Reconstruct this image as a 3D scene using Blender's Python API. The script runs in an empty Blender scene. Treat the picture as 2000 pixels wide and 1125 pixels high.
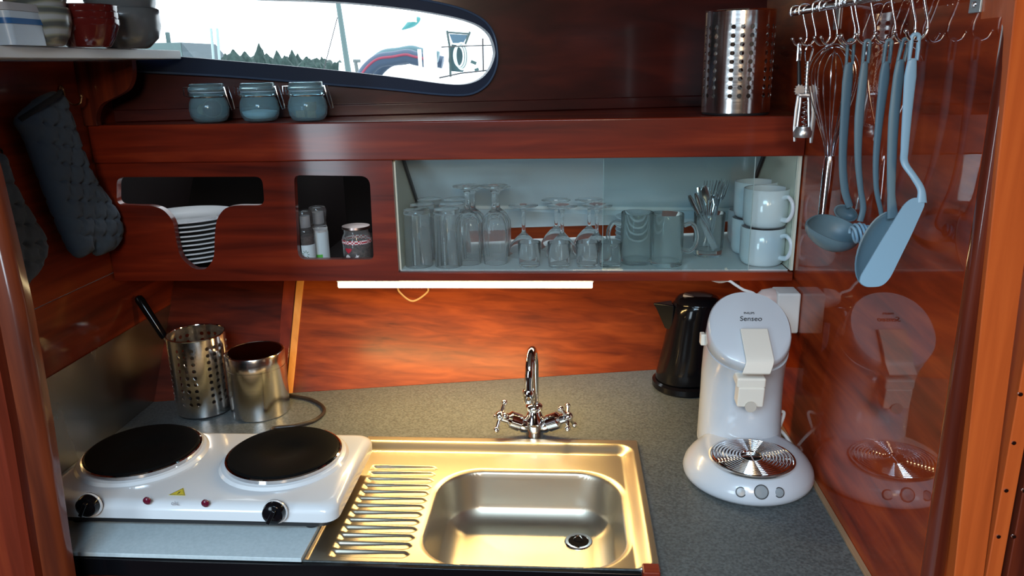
import bpy, math, random
from mathutils import Vector, Matrix, geometry
random.seed(7)
C = bpy.context.scene.collection
V = Vector
# ---------------------------------------------------------------- camera
F_PX, CX, CY = 1520.0, 1000.0, 562.5
CAM = V((0, 0, 1.57))
_Y = V((110, -442, F_PX)).normalized()
_X = V((21100, 30, -F_PX)); _X = (_X - _Y * _X.dot(_Y)).normalized()
_Z = _X.cross(_Y)
if _Z.y > 0: _Z = -_Z
cam_data = bpy.data.cameras.new('camera')
cam_data.sensor_fit = 'HORIZONTAL'; cam_data.sensor_width = 36.0
cam_data.lens = 36.0 * F_PX / 2000.0
cam_data.clip_start = 0.02; cam_data.clip_end = 500
cam = bpy.data.objects.new('camera', cam_data); C.objects.link(cam)
cam.matrix_world = Matrix(((_X.x, -_X.y, -_X.z, CAM.x), (_Y.x, -_Y.y, -_Y.z, CAM.y), (_Z.x, -_Z.y, -_Z.z, CAM.z), (0, 0, 0, 1)))
bpy.context.scene.camera = cam
# ---------------------------------------------------------------- world, lights, exposure
sc = bpy.context.scene
sc.view_settings.view_transform = 'Standard'; sc.view_settings.look = 'None'
sc.view_settings.gamma = 1.0; sc.view_settings.use_curve_mapping = False
sc.view_settings.exposure = 0.0
sc.cycles.max_bounces = 40; sc.cycles.transmission_bounces = 40; sc.cycles.transparent_max_bounces = 24; sc.cycles.glossy_bounces = 8; sc.cycles.diffuse_bounces = 4
w = bpy.data.worlds.new('sky'); sc.world = w; w.use_nodes = True
bg = w.node_tree.nodes['Background']
bg.inputs[0].default_value = (0.86, 0.94, 1.0, 1); bg.inputs[1].default_value = 4.0
def area(name, loc, target, sx, sy, power, col, spread=180):
    l = bpy.data.lights.new(name, 'AREA'); l.shape = 'RECTANGLE'; l.size = sx; l.size_y = sy
    l.energy = power; l.color = col; l.spread = math.radians(spread)
    o = bpy.data.objects.new(name, l); C.objects.link(o); o.location = loc
    o.rotation_euler = (V(target) - V(loc)).to_track_quat('-Z', 'Y').to_euler()
    return o
area('hatch_daylight', (-0.25, -0.30, 2.02), (-0.28, 0.55, 0.75), 0.7, 0.6, 25.0, (0.54, 0.78, 1.0), 112)
area('cabinet_fill_light', (-1.40, -1.2, 1.30), (0.05, 1.4, 1.25), 0.5, 0.9, 20.0, (0.70, 0.87, 1.0))  # added fill to brighten the wall cabinet; no opening stands there
area('cabin_lamp', (0.15, -1.0, 1.9), (0.3, 0.8, 1.1), 0.25, 0.25, 12.0, (1.0, 0.72, 0.45))

# ---------------------------------------------------------------- pixel -> place on a known plane (0 = X, 1 = Y, 2 = Z)
def ray(px, py):
    d = V(((px - CX) / F_PX, (py - CY) / F_PX, 1.0))
    return V((_X.dot(d), _Y.dot(d), _Z.dot(d)))
def at(ax, val, px, py):
    d = ray(px, py); return CAM + d * ((val - CAM[ax]) / d[ax])
def at_plane(p0, n, px, py):
    d = ray(px, py); return CAM + d * ((V(p0) - CAM).dot(n) / d.dot(n))

# ---------------------------------------------------------------- mesh builder
class MB:
    def __init__(s): s.v = []; s.f = []
    def add(s, vs, fs):
        b = len(s.v); s.v += [tuple(p) for p in vs]; s.f += [tuple(i + b for i in f) for f in fs]; return s
    def box(s, x0, x1, y0, y1, z0, z1):
        return s.add([(x, y, z) for z in (z0, z1) for y in (y0, y1) for x in (x0, x1)],
                     [(0, 2, 3, 1), (4, 5, 7, 6), (0, 1, 5, 4), (2, 6, 7, 3), (0, 4, 6, 2), (1, 3, 7, 5)])
    def obox(s, c, size, rot):
        m = rot.to_3x3() if hasattr(rot, 'to_3x3') else rot; h = V(size) / 2; c = V(c)
        return s.add([c + m @ V((x * h.x, y * h.y, z * h.z)) for z in (-1, 1) for y in (-1, 1) for x in (-1, 1)],
                     [(0, 2, 3, 1), (4, 5, 7, 6), (0, 1, 5, 4), (2, 6, 7, 3), (0, 4, 6, 2), (1, 3, 7, 5)])
    def loft(s, rings, caps=True, closed=False):
        n = len(rings[0]); vs = [p for r in rings for p in r]; fs = []; m = len(rings)
        for i in range(m if closed else m - 1):
            a, b = i * n, ((i + 1) % m) * n
            for j in range(n): k = (j + 1) % n; fs.append((a + j, a + k, b + k, b + j))
        if caps and not closed: fs.append(tuple(reversed(range(n)))); fs.append(tuple(range((m - 1) * n, m * n)))
        return s.add(vs, fs)
    def tube(s, pts, r, n=12, caps=True, closed=False, ry=None, side=None):
        pts = [V(p) for p in pts]; m = len(pts); rings = []
        up = None
        for i, p in enumerate(pts):
            if closed: t = pts[(i + 1) % m] - pts[i - 1]
            else: t = pts[min(i + 1, m - 1)] - pts[max(i - 1, 0)]
            if t.length < 1e-9: t = V((0, 0, 1))
            t.normalize()
            if side is not None: a = V(side) - t * t.dot(V(side))
            elif up is None:
                a = t.orthogonal()
            else: a = up - t * t.dot(up)
            a.normalize(); up = a; b = t.cross(a)
            R = r[i] if isinstance(r, (list, tuple)) else r
            Q = R if ry is None else (ry[i] if isinstance(ry, (list, tuple)) else ry)
            rings.append([p + a * (R * math.cos(2 * math.pi * k / n)) + b * (Q * math.sin(2 * math.pi * k / n)) for k in range(n)])
        return s.loft(rings, caps, closed)
    def lathe(s, prof, c=(0, 0, 0), n=32, M=None, sx=1.0, sy=1.0, caps=True):
        c = V(c); rings = []
        for r, z in prof:
            ring = []
            for k in range(n):
                a = 2 * math.pi * k / n; p = V((max(r, 1e-5) * math.cos(a) * sx, max(r, 1e-5) * math.sin(a) * sy, z))
                ring.append(c + (M @ p if M is not None else p))
            rings.append(ring)
        return s.loft(rings, caps)
    def sphere(s, c, r, n=16, sc=(1, 1, 1)):
        prof = [(r * math.sin(math.pi * i / (n // 2)), -r * math.cos(math.pi * i / (n // 2))) for i in range(n // 2 + 1)]
        return s.lathe([(a * sc[0], b * sc[2]) for a, b in prof], c, n, sy=sc[1] / sc[0])
    def grid(s, rows, flip=False):
        n = len(rows[0]); fs = []
        for i in range(len(rows) - 1):
            for j in range(n - 1):
                q = (i * n + j, i * n + j + 1, (i + 1) * n + j + 1, (i + 1) * n + j)
                fs.append(q[::-1] if flip else q)
        return s.add([p for r in rows for p in r], fs)
    def plate(s, outer, holes, o, u, v, w, th):
        """flat shape with holes: outlines in (u, v) from o, thickness th along w"""
        o, u, v, w = V(o), V(u), V(v), V(w)
        loops = [outer] + list(holes); pts = []; edges = []
        for L in loops:
            b = len(pts); pts += [V((p[0], p[1])) for p in L]
            edges += [(b + i, b + (i + 1) % len(L)) for i in range(len(L))]
        vv, ee, ff, _, _, _ = geometry.delaunay_2d_cdt(pts, edges, [], 0, 1e-7)
        keep = []
        for f in ff:
            cx = sum(vv[i].x for i in f) / 3; cy = sum(vv[i].y for i in f) / 3
            if inside(cx, cy, outer) and not any(inside(cx, cy, h) for h in holes): keep.append(tuple(f))
        n = len(vv)
        P = [o + u * p.x + v * p.y for p in vv]
        s_f = keep + [tuple(i + n for i in reversed(f)) for f in keep]
        s.add(P + [p + w * th for p in P], s_f)
        for L in loops:
            m = len(L); Q = [o + u * p[0] + v * p[1] for p in L]
            s.add(Q + [q + w * th for q in Q], [(i, i + m, (i + 1) % m + m, (i + 1) % m) for i in range(m)])
        return s
def inside(x, y, poly):
    c = False; n = len(poly); j = n - 1
    for i in range(n):
        xi, yi = poly[i][0], poly[i][1]; xj, yj = poly[j][0], poly[j][1]
        if (yi > y) != (yj > y) and x < (xj - xi) * (y - yi) / (yj - yi) + xi: c = not c
        j = i
    return c
def rounded(pts, r, n=6):
    """polygon with rounded corners; r one radius or one per corner"""
    out = []; m = len(pts)
    for i in range(m):
        p = V((pts[i][0], pts[i][1])); a = V(pts[i - 1][:2]) - p; b = V(pts[(i + 1) % m][:2]) - p
        R = r[i] if isinstance(r, (list, tuple)) else r
        if R <= 0: out.append((p.x, p.y)); continue
        R = min(R, a.length * .49, b.length * .49); p0 = p + a.normalized() * R; p1 = p + b.normalized() * R
        for k in range(n + 1):
            t = k / n; q = p0 * (1 - t) ** 2 + p * 2 * t * (1 - t) + p1 * t * t; out.append((q.x, q.y))
    return out
def smooth_path(pts, n=8, closed=False):
    pts = [V(p) for p in pts]; out = []; m = len(pts)
    for i in range(m if closed else m - 1):
        if closed: p0, p1, p2, p3 = pts[i - 1], pts[i], pts[(i + 1) % m], pts[(i + 2) % m]
        else: p0, p1, p2, p3 = pts[max(i - 1, 0)], pts[i], pts[i + 1], pts[min(i + 2, m - 1)]
        for k in range(n):
            t = k / n
            out.append(0.5 * ((2 * p1) + (p2 - p0) * t + (2 * p0 - 5 * p1 + 4 * p2 - p3) * t * t + (3 * p1 - p0 - 3 * p2 + p3) * t ** 3))
    if not closed: out.append(pts[-1])
    return out
def lerp(a, b, t): return a + (b - a) * t
def sstep(a, b, x):
    t = max(0.0, min(1.0, (x - a) / (b - a))); return t * t * (3 - 2 * t)

def root_loc(o):
    p = V((0, 0, 0))
    while o: p += V(o.location); o = o.parent
    return p
def build(name, mb, mat, parent=None, base=None, bevel=0, smooth=35, label=None):
    """links ONE mesh object; vertices are given in world space"""
    org = root_loc(parent) if parent else V(base or (0, 0, 0))
    me = bpy.data.meshes.new(name)
    me.from_pydata([tuple(V(p) - org) for p in mb.v], [], mb.f)
    me.validate(); me.update()
    import bmesh
    bm = bmesh.new(); bm.from_mesh(me)
    bmesh.ops.remove_doubles(bm, verts=bm.verts, dist=1e-6)
    bmesh.ops.recalc_face_normals(bm, faces=bm.faces)
    bm.to_mesh(me); bm.free()
    if smooth:
        for p in me.polygons: p.use_smooth = True
        me.set_sharp_from_angle(angle=math.radians(smooth))
    me.materials.append(mat)
    o = bpy.data.objects.new(name, me); C.objects.link(o)
    if parent: o.parent = parent
    else: o.location = org
    if bevel:
        b = o.modifiers.new('bevel', 'BEVEL'); b.width = bevel; b.segments = 3; b.limit_method = 'ANGLE'
        b.angle_limit = math.radians(40); b.harden_normals = True
    if label: o['label'] = label
    return o
def tag(o, label=None, cat=None, group=None, kind=None):
    if label: o['label'] = label
    if cat: o['category'] = cat
    if group: o['group'] = group
    if kind: o['kind'] = kind
    return o
def thing(name, loc, label, cat, group=None):
    o = bpy.data.objects.new(name, None); C.objects.link(o); o.location = loc; o.empty_display_size = .02
    return tag(o, label, cat, group)
def struct(name, mb, mat, **k): return tag(build(name, mb, mat, **k), kind='structure')
def copy_tree(o, loc=None, label=None, rotz=None):
    c = o.copy(); C.objects.link(c)
    if loc is not None: c.location = loc
    if label: c['label'] = label
    if rotz is not None: c.rotation_euler = (0, 0, rotz)
    for ch in list(o.children):
        a = ch.copy(); C.objects.link(a); a.parent = c
        for g in list(ch.children):
            b = g.copy(); C.objects.link(b); b.parent = a
    return c
def text(name, body, mat, parent, loc, rot, size, shear=0.0, ext=0.0002):
    cu = bpy.data.curves.new(name, 'FONT'); cu.body = body; cu.size = size; cu.extrude = ext; cu.shear = shear
    cu.align_x = 'CENTER'; cu.align_y = 'CENTER'; cu.materials.append(mat)
    tmp = bpy.data.objects.new('tmp', cu); C.objects.link(tmp)
    dg = bpy.context.evaluated_depsgraph_get(); me = bpy.data.meshes.new_from_object(tmp.evaluated_get(dg))
    bpy.data.objects.remove(tmp); bpy.data.curves.remove(cu); me.name = name
    if not me.materials: me.materials.append(mat)
    o = bpy.data.objects.new(name, me); C.objects.link(o); o.parent = parent
    o.location = V(loc) - root_loc(parent); o.rotation_euler = rot
    return o

# ---------------------------------------------------------------- materials
def pbsdf(name, col, rough=.5, metal=0., coat=0., coat_r=.05, trans=0., ior=1.45, spec=.5, sheen=0., aniso=0.):
    m = bpy.data.materials.new(name); m.use_nodes = True; b = m.node_tree.nodes['Principled BSDF']
    b.inputs['Base Color'].default_value = (*col, 1); b.inputs['Roughness'].default_value = rough
    b.inputs['Metallic'].default_value = metal; b.inputs['Coat Weight'].default_value = coat
    b.inputs['Coat Roughness'].default_value = coat_r; b.inputs['Transmission Weight'].default_value = trans
    b.inputs['IOR'].default_value = ior; b.inputs['Specular IOR Level'].default_value = spec
    b.inputs['Sheen Weight'].default_value = sheen; b.inputs['Anisotropic'].default_value = aniso
    return m
def nodes(m): return m.node_tree.nodes, m.node_tree.links, m.node_tree.nodes['Principled BSDF']
def coords(m, scale, rot=(0, 0, 0)):
    N, L, b = nodes(m); tc = N.new('ShaderNodeTexCoord'); g = N.new('ShaderNodeNewGeometry'); mp = N.new('ShaderNodeMapping')
    mp.inputs['Scale'].default_value = scale; mp.inputs['Rotation'].default_value = rot
    L.new(tc.outputs['Object'], mp.inputs[0]); return mp
def ramp(m, stops):
    r = m.node_tree.nodes.new('ShaderNodeValToRGB'); e = r.color_ramp.elements
    e[0].position, e[0].color = stops[0][0], (*stops[0][1], 1); e[1].position, e[1].color = stops[-1][0], (*stops[-1][1], 1)
    for p, c in stops[1:-1]: k = e.new(p); k.color = (*c, 1)
    return r
def wood(name, dark, mid, light, scale=(2, 30, 30), rot=(0, 0, 0), rough=.4, coat=.7, coat_r=.06, bump=.03, spec=.2):
    m = pbsdf(name, mid, rough, coat=coat, coat_r=coat_r, spec=spec); N, L, b = nodes(m); mp = coords(m, scale, rot)
    n1 = N.new('ShaderNodeTexNoise'); n1.inputs['Scale'].default_value = 1.0; n1.inputs['Detail'].default_value = 8; n1.inputs['Distortion'].default_value = .6
    L.new(mp.outputs[0], n1.inputs['Vector'])
    mp2 = coords(m, tuple(s * .22 for s in scale), rot)
    n2 = N.new('ShaderNodeTexNoise'); n2.inputs['Scale'].default_value = 1.0; n2.inputs['Detail'].default_value = 3; n2.inputs['Distortion'].default_value = 1.2
    L.new(mp2.outputs[0], n2.inputs['Vector'])
    mix = N.new('ShaderNodeMath'); mix.operation = 'MULTIPLY_ADD'; mix.inputs[1].default_value = .5
    hal = N.new('ShaderNodeMath'); hal.operation = 'MULTIPLY'; hal.inputs[1].default_value = .5
    L.new(n2.outputs[0], hal.inputs[0]); L.new(n1.outputs[0], mix.inputs[0]); L.new(hal.outputs[0], mix.inputs[2])
    r = ramp(m, [(.34, dark), (.5, mid), (.66, light)]); L.new(mix.outputs[0], r.inputs[0]); L.new(r.outputs[0], b.inputs['Base Color'])
    bp = N.new('ShaderNodeBump'); bp.inputs['Strength'].default_value = bump; bp.inputs['Distance'].default_value = .002
    L.new(n1.outputs[0], bp.inputs['Height']); L.new(bp.outputs[0], b.inputs['Normal'])
    # a varnish film is never quite flat
    mp3 = coords(m, (1, 1, 1)); n3 = N.new('ShaderNodeTexNoise'); n3.inputs['Scale'].default_value = 9; n3.inputs['Detail'].default_value = 2
    L.new(mp3.outputs[0], n3.inputs['Vector']); b3 = N.new('ShaderNodeBump'); b3.inputs['Strength'].default_value = .02; b3.inputs['Distance'].default_value = .004
    L.new(n3.outputs[0], b3.inputs['Height']); L.new(b3.outputs[0], b.inputs['Coat Normal'])
    return m
def speckle(name, c0, c1, scale, rough, coat=0.):
    m = pbsdf(name, c0, rough, coat=coat, coat_r=.3); N, L, b = nodes(m); mp = coords(m, (1, 1, 1))
    n = N.new('ShaderNodeTexNoise'); n.inputs['Scale'].default_value = scale; n.inputs['Detail'].default_value = 6
    L.new(mp.outputs[0], n.inputs['Vector']); r = ramp(m, [(.35, c0), (.65, c1)]); L.new(n.outputs[0], r.inputs[0]); L.new(r.outputs[0], b.inputs['Base Color'])
    return m
def brushed(name, col, rough, scale, var=.12, metal=1.):
    m = pbsdf(name, col, rough, metal=metal); N, L, b = nodes(m); mp = coords(m, scale)
    n = N.new('ShaderNodeTexNoise'); n.inputs['Scale'].default_value = 1; n.inputs['Detail'].default_value = 4
    L.new(mp.outputs[0], n.inputs['Vector']); mr = N.new('ShaderNodeMapRange')
    mr.inputs['To Min'].default_value = rough - var / 2; mr.inputs['To Max'].default_value = rough + var / 2
    L.new(n.outputs[0], mr.inputs['Value']); L.new(mr.outputs[0], b.inputs['Roughness'])
    return m
def pane_mat(name, tint=(1, 1, 1), ior=1.45):
    """flat pane: clear glass with Fresnel reflection"""
    m = bpy.data.materials.new(name); m.use_nodes = True; N = m.node_tree.nodes; L = m.node_tree.links
    N.remove(N['Principled BSDF']); out = N['Material Output']
    tr = N.new('ShaderNodeBsdfTransparent'); tr.inputs[0].default_value = (*tint, 1)
    gl = N.new('ShaderNodeBsdfGlossy'); gl.inputs['Roughness'].default_value = .01
    fr = N.new('ShaderNodeFresnel'); fr.inputs[0].default_value = ior; mx = N.new('ShaderNodeMixShader')
    L.new(fr.outputs[0], mx.inputs[0]); L.new(tr.outputs[0], mx.inputs[1]); L.new(gl.outputs[0], mx.inputs[2]); L.new(mx.outputs[0], out.inputs[0])
    return m
def emit(name, col, s):
    m = bpy.data.materials.new(name); m.use_nodes = True; b = m.node_tree.nodes['Principled BSDF']
    b.inputs['Base Color'].default_value = (*col, 1); b.inputs['Emission Color'].default_value = (*col, 1); b.inputs['Emission Strength'].default_value = s
    return m
D, MI, LI = (.055, .006, .003), (.165, .016, .005), (.32, .042, .010)
W_PANEL = wood('mahogany_along', D, MI, LI, (3, 40, 40), coat=.5, coat_r=.12)
W_HULL = wood('mahogany_back_panel', (.062, .008, .002), (.150, .024, .004), (.24, .046, .008), (2.4, 60, 60), rough=.5, coat=.12, coat_r=.25)
W_RIGHT = wood('mahogany_polished_bulkhead', (.095, .010, .003), (.235, .027, .006), (.38, .056, .010), (10, 6, 40), (.5, 0, 0), rough=.6, coat=.75, coat_r=.015, bump=.01, spec=.03)
W_LEFT = wood('mahogany_left_bulkhead', (.070, .008, .003), (.18, .022, .006), (.31, .050, .012), (30, 3, 40), coat_r=.10, coat=.6)
W_UP = wood('mahogany_upper_side_shaded', (.016, .002, .002), (.042, .005, .004), (.08, .010, .006), (3, 30, 30), coat_r=.15, coat=.35)  # darkened mahogany: the shade below the ceiling is put into the colour
W_POST = wood('mahogany_post', (.34, .060, .012), (.48, .09, .018), (.58, .12, .024), (60, 60, 3), coat=.5, coat_r=.15)
W_DPOST = wood('mahogany_dark_post', (.03, .006, .004), (.09, .015, .007), (.18, .03, .010), (60, 60, 3), coat=.8, coat_r=.1)
W_STRIP = wood('pale_trim_wood', (.42, .17, .04), (.55, .24, .06), (.65, .31, .09), (40, 40, 4), coat=.3)
W_EDGE = wood('worktop_lipping', (.20, .12, .07), (.30, .19, .11), (.4, .27, .17), (40, 3, 40), coat=.1, rough=.6)
M_COUNTER = speckle('grey_laminate', (.058, .068, .070), (.115, .132, .135), 260, .42)
M_BOARD = speckle('pale_grey_sheet', (.44, .51, .53), (.50, .57, .59), 180, .42)
M_CREAM = pbsdf('cream_paint', (.74, .72, .58), .45)
M_WHITE = pbsdf('white_paint', (.72, .74, .74), .4)
M_FLAP = pbsdf('pale_grey_gloss', (.64, .72, .76), .25, coat=.4, coat_r=.08)
M_FLAP2 = pbsdf('pale_grey_lower_panel', (.62, .70, .75), .4)
M_DARK = pbsdf('dark_metal_strip', (.02, .02, .022), .4)
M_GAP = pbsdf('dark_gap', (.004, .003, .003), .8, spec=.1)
M_INNER = pbsdf('shade_black_inner_wood', (.005, .002, .002), .8, spec=.1)  # near-black colour paints the compartments' shade onto their wood
M_STEEL = brushed('brushed_steel_lamp_tint', (.58, .53, .43), .36, (6, 300, 6), .05)  # warm tint puts the strip light's glow into the steel colour
M_STEELV = brushed('brushed_steel_round', (.70, .68, .66), .17, (8, 8, 600))
M_SPLASH = brushed('splashback_steel', (.48, .45, .42), .25, (8, 9, 1.5), .22)
M_CHROME = pbsdf('chrome', (.82, .82, .83), .06, metal=1)
M_WIRE = pbsdf('steel_wire', (.75, .75, .77), .14, metal=1)
M_LID = pbsdf('mirror_lid', (.22, .20, .20), .10, metal=1)
M_HOB = pbsdf('white_enamel', (.62, .64, .66), .22, coat=.6, coat_r=.06)
M_IRON = pbsdf('black_cast_plate', (.004, .004, .004), .5, spec=.06)
M_BLACK = pbsdf('black_gloss_plastic', (.004, .004, .005), .12, spec=.3)
M_BLACKM = pbsdf('black_matt_plastic', (.015, .015, .017), .4)
M_RED = pbsdf('dark_red_lens', (.10, .006, .02), .2)
M_YEL = pbsdf('yellow_sticker', (.55, .45, .04), .4)
M_COFFEE = pbsdf('white_plastic', (.52, .56, .61), .28, coat=.5, coat_r=.1)
M_CREAMP = pbsdf('cream_plastic', (.74, .70, .62), .35)
M_GREYB = pbsdf('grey_button', (.22, .25, .27), .3)
M_INK = pbsdf('dark_ink', (.03, .03, .035), .5)
M_GINK = pbsdf('grey_ink', (.30, .30, .32), .5)
M_CERAM = pbsdf('white_ceramic', (.74, .77, .80), .16, coat=.5)
M_GLASS = pbsdf('clear_glass', (1.0, 1.0, 1.0), .0, trans=.95, ior=1.28)
M_MUGGL = pbsdf('thick_glass', (.97, 1.0, 1.0), .0, trans=.91, ior=1.24)
M_BGLASS = pbsdf('clear_glass_window_tint', (.60, .90, 1.0), .0, trans=.87, ior=1.26)  # blue base paints the window's light into clear jar glass
M_PANE = pane_mat('cabinet_pane', (.93, .97, .97))
M_WPANE = pane_mat('window_pane', (.97, .99, 1.0))
M_NYLON = pbsdf('blue_grey_nylon', (.10, .165, .20), .42)
M_NYLONL = pbsdf('light_blue_grey_nylon', (.21, .35, .46), .4)
M_RUBBER = pbsdf('navy_window_seal', (.011, .021, .048), .45, spec=.12)
M_MITT = pbsdf('dark_blue_grey_cotton', (.046, .072, .105), .95, sheen=.05)
M_MITTD = pbsdf('dark_binding_cotton', (.008, .009, .012), .95)
M_REDBOWL = pbsdf('oxblood_glaze', (.085, .009, .008), .14, coat=.6)
M_GREYBOWL = pbsdf('grey_stoneware', (.10, .12, .135), .25, coat=.3)
M_CORD = pbsdf('brown_black_cord', (.02, .014, .012), .45)
M_WCORD = pbsdf('white_cord', (.7, .72, .74), .4)
M_SHELF = pbsdf('white_shelf_edge', (.62, .70, .76), .4)
# ================================================================ THE ROOM
XL, XR = -.87, .405
CT = .90                                   # worktop height
YF = 1.38                                  # face of the wall cabinet
def y_hull(x, z):                          # the leaning back panel between worktop and cabinet
    b = 1.615 + .19 * x
    return b + .70 * max(0.0, z - CT)
def y_win(x): return 1.64 + .20 * x        # the cabin side that holds the window
WN = V((-.20, 1, 0)).normalized()          # its direction outwards
WU = V((1, .20, 0)).normalized()
W0 = V((0, 1.64, 0))
def wpt(px, py):                           # pixel -> (u, z) on the window wall
    p = at_plane(W0, WN, px, py); return ((p - W0).dot(WU), p.z)

struct('floor', MB().box(-1.9, 1.5, -2.0, 2.4, -.03, 0), W_DPOST)
# lower and middle back wall
rows = []
for z in (0, .45, .9, .95, 1.0, 1.05, 1.1, 1.15, 1.2, 1.25, 1.3, 1.35, 1.46):
    zz = min(z, 1.46)
    rows.append([V((x, y_hull(x, zz), zz)) for x in [-1.0 + .1 * i for i in range(16)]])
back = MB().grid(rows); back.grid([[p + V((0, .03, 0)) for p in r] for r in rows], True)
struct('wall_back', back, W_HULL, smooth=20)
# window wall
inner_px = [(300, 108), (450, 119), (600, 132), (750, 148), (860, 163), (905, 165), (935, 156), (954, 138), (964, 116), (966, 97), (958, 72), (944, 56), (922, 44), (880, 32), (800, 18), (700, 7), (600, 1), (480, -3), (300, -14)]
outer_px = [(300, 141), (450, 149), (600, 161), (750, 173), (860, 184), (915, 184), (945, 170), (962, 148), (970, 122), (970, 96), (964, 68), (948, 44), (920, 26), (880, 12), (800, -4), (700, -16), (600, -25), (480, -32), (300, -42)]
inner = [wpt(*p) for p in inner_px]; outer = [wpt(*p) for p in outer_px]
il = [(-1.20, inner[-1][1] + .045), (-1.27, inner[-1][1] + .02), (-1.30, 1.66), (-1.27, 1.63), (-1.20, 1.62)]
ol = [(-1.20, outer[-1][1] + .05), (-1.29, outer[-1][1] + .02), (-1.33, 1.65), (-1.29, 1.605), (-1.20, 1.595)]
inner += il; outer += ol
def densify(L, n=4):
    return [(p.x, p.y) for p in smooth_path([V((a, b, 0)) for a, b in L], n, True)]
inner = densify(inner); outer = densify(outer)
hole = [(a * .5 + c * .5, b * .5 + d * .5) for (a, b), (c, d) in zip(inner, outer)]
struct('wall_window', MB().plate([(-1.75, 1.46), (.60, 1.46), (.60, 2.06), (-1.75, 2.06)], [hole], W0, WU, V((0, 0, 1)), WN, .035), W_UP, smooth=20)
win = tag(build('window_1', MB().plate(outer, [inner], W0 - WN * .010, WU, V((0, 0, 1)), WN, .050), M_RUBBER, smooth=40), kind='structure')
build('window_pane', MB().plate(hole, [], W0 + WN * .018, WU, V((0, 0, 1)), WN, .005), M_WPANE, parent=win, smooth=0)
# raised bead round the window seal
bead = MB().tube([W0 + WU * a + V((0, 0, b)) - WN * .0105 for a, b in outer], .0022, n=8, closed=True)
build('window_bead', bead, pbsdf('seal_bead', (.05, .08, .14), .2), parent=win)
# batten at the foot of the window wall
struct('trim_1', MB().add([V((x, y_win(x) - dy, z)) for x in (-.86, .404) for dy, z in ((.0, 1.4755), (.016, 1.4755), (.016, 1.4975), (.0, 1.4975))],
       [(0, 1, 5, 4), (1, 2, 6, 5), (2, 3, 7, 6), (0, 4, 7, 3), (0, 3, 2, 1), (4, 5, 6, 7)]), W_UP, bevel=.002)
# bulkheads
struct('wall_left', MB().box(XL - .025, XL, .80, 1.62, 0, 1.197).box(XL - .025, XL + .0025, .80, 1.62, 1.199, 1.587), W_LEFT, bevel=.001)
struct('wall_right', MB().box(XR, XR + .03, .80, 1.9, 0, 2.06), W_RIGHT)
struct('ceiling', MB().box(-1.9, 1.5, -2.0, 2.0, 2.06, 2.09), pbsdf('ceiling_panel', (.45, .40, .34), .6))
struct('wall_rear', MB().box(-1.9, 1.5, -2.03, -2.0, 0, 2.06), W_DPOST)
struct('wall_port', MB().box(-1.93, -1.9, -2.0, 2.0, 0, 2.06), W_DPOST)
struct('wall_starboard', MB().box(1.5, 1.53, -2.0, 1.9, 0, 2.06), W_DPOST)
# back-panel joints left of the lamp
def hp(px, py, off=.0):                    # pixel -> hull surface
    d = ray(px, py); t = 1.0
    for _ in range(40):
        p = CAM + d * t; t += (y_hull(p.x, p.z) - off - p.y) / d.y * .6
    return CAM + d * t
def strip(name, a0, a1, b0, b1, th, mat, st='structure'):
    q = [hp(*a0), hp(*a1), hp(*b1), hp(*b0)]; n = V((.19, -1, .7)).normalized()
    return struct(name, MB().add(q + [p + n * th for p in q], [(0, 1, 2, 3), (7, 6, 5, 4), (0, 4, 5, 1), (1, 5, 6, 2), (2, 6, 7, 3), (3, 7, 4, 0)]), mat, bevel=.001)
strip('trim_2', (582, 530), (596, 530), (559, 774), (572, 774), .007, W_STRIP)
strip('trim_3', (556, 530), (580, 530), (536, 774), (557, 774), .004, wood('mahogany_joint', D, (.12, .016, .007), (.2, .03, .01), (30, 30, 4)))
n4 = V((.19, -1, .7)).normalized() * .0022
c4 = [(XL + .002, 1.182), (hp(556, 552).x, 1.182), (hp(537, 770).x, .9008), (XL + .002, .9008)]
c4 = [V((x, y_hull(x, z), z)) for x, z in c4]
struct('trim_4', MB().add(c4 + [p + n4 for p in c4], [(0, 1, 2, 3), (7, 6, 5, 4), (0, 4, 5, 1), (1, 5, 6, 2), (2, 6, 7, 3), (3, 7, 4, 0)]), wood('mahogany_left_back_panel', (.028, .004, .002), (.075, .010, .004), (.13, .018, .006), (2.5, 50, 50), coat=.3, coat_r=.15), smooth=0)

# posts of the opening
def l_edge(z):                             # right edge of the left post, following the boat's curved frame
    P = [at(1, .864, *p) for p in ((148, 1125), (108, 840), (61, 571), (8, 345), (-70, 60))]
    P = [(p.z, p.x) for p in P]
    if z <= P[0][0]: return P[0][1]
    for (z0, x0), (z1, x1) in zip(P, P[1:]):
        if z <= z1: return lerp(x0, x1, (z - z0) / (z1 - z0))
    return P[-1][1]
def post(name, zs, f, mat, **k):
    return struct(name, MB().loft([[V((x, y, z)) for x, y in f(z)] for z in zs]), mat, **k)
ZS = [0, .8] + [.9 + .08 * i for i in range(15)]
def lpost(z):
    e = l_edge(z)
    arc = [(e - .012 + .012 * math.sin(a), .854 - .012 * math.cos(a)) for a in [math.pi / 2 * i / 6 for i in range(7)]]
    return [(e - .030, .842)] + arc + [(e, .864), (e - .030, .864)]
post('trim_5', ZS, lpost, wood('mahogany_moulding', (.05, .009, .004), (.12, .022, .007), (.20, .042, .012), (50, 50, 3), coat=1., coat_r=.12), smooth=50)
def lpost2(z):
    e = l_edge(z) - .038
    return [(e - .30, .832), (e - .008, .832), (e, .838), (e, .864), (e - .30, .864)]
post('trim_6', ZS, lpost2, wood('mahogany_reddish_post', (.06, .009, .004), (.15, .02, .008), (.24, .04, .012), (50, 50, 3), coat=.6, coat_r=.15))
struct('trim_11', MB().box(-1.1, -.70, .866, .872, 0, 1.2), M_GAP)
def rpost_l(z): return .433 - .046 * (z - .994)
def rpost(z):
    e = rpost_l(z); r = .4635 - .037 * (z - 1.009)
    return [(e + .001, .780), (r, .780), (r, .84), (e, .84), (e, .781)]
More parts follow.
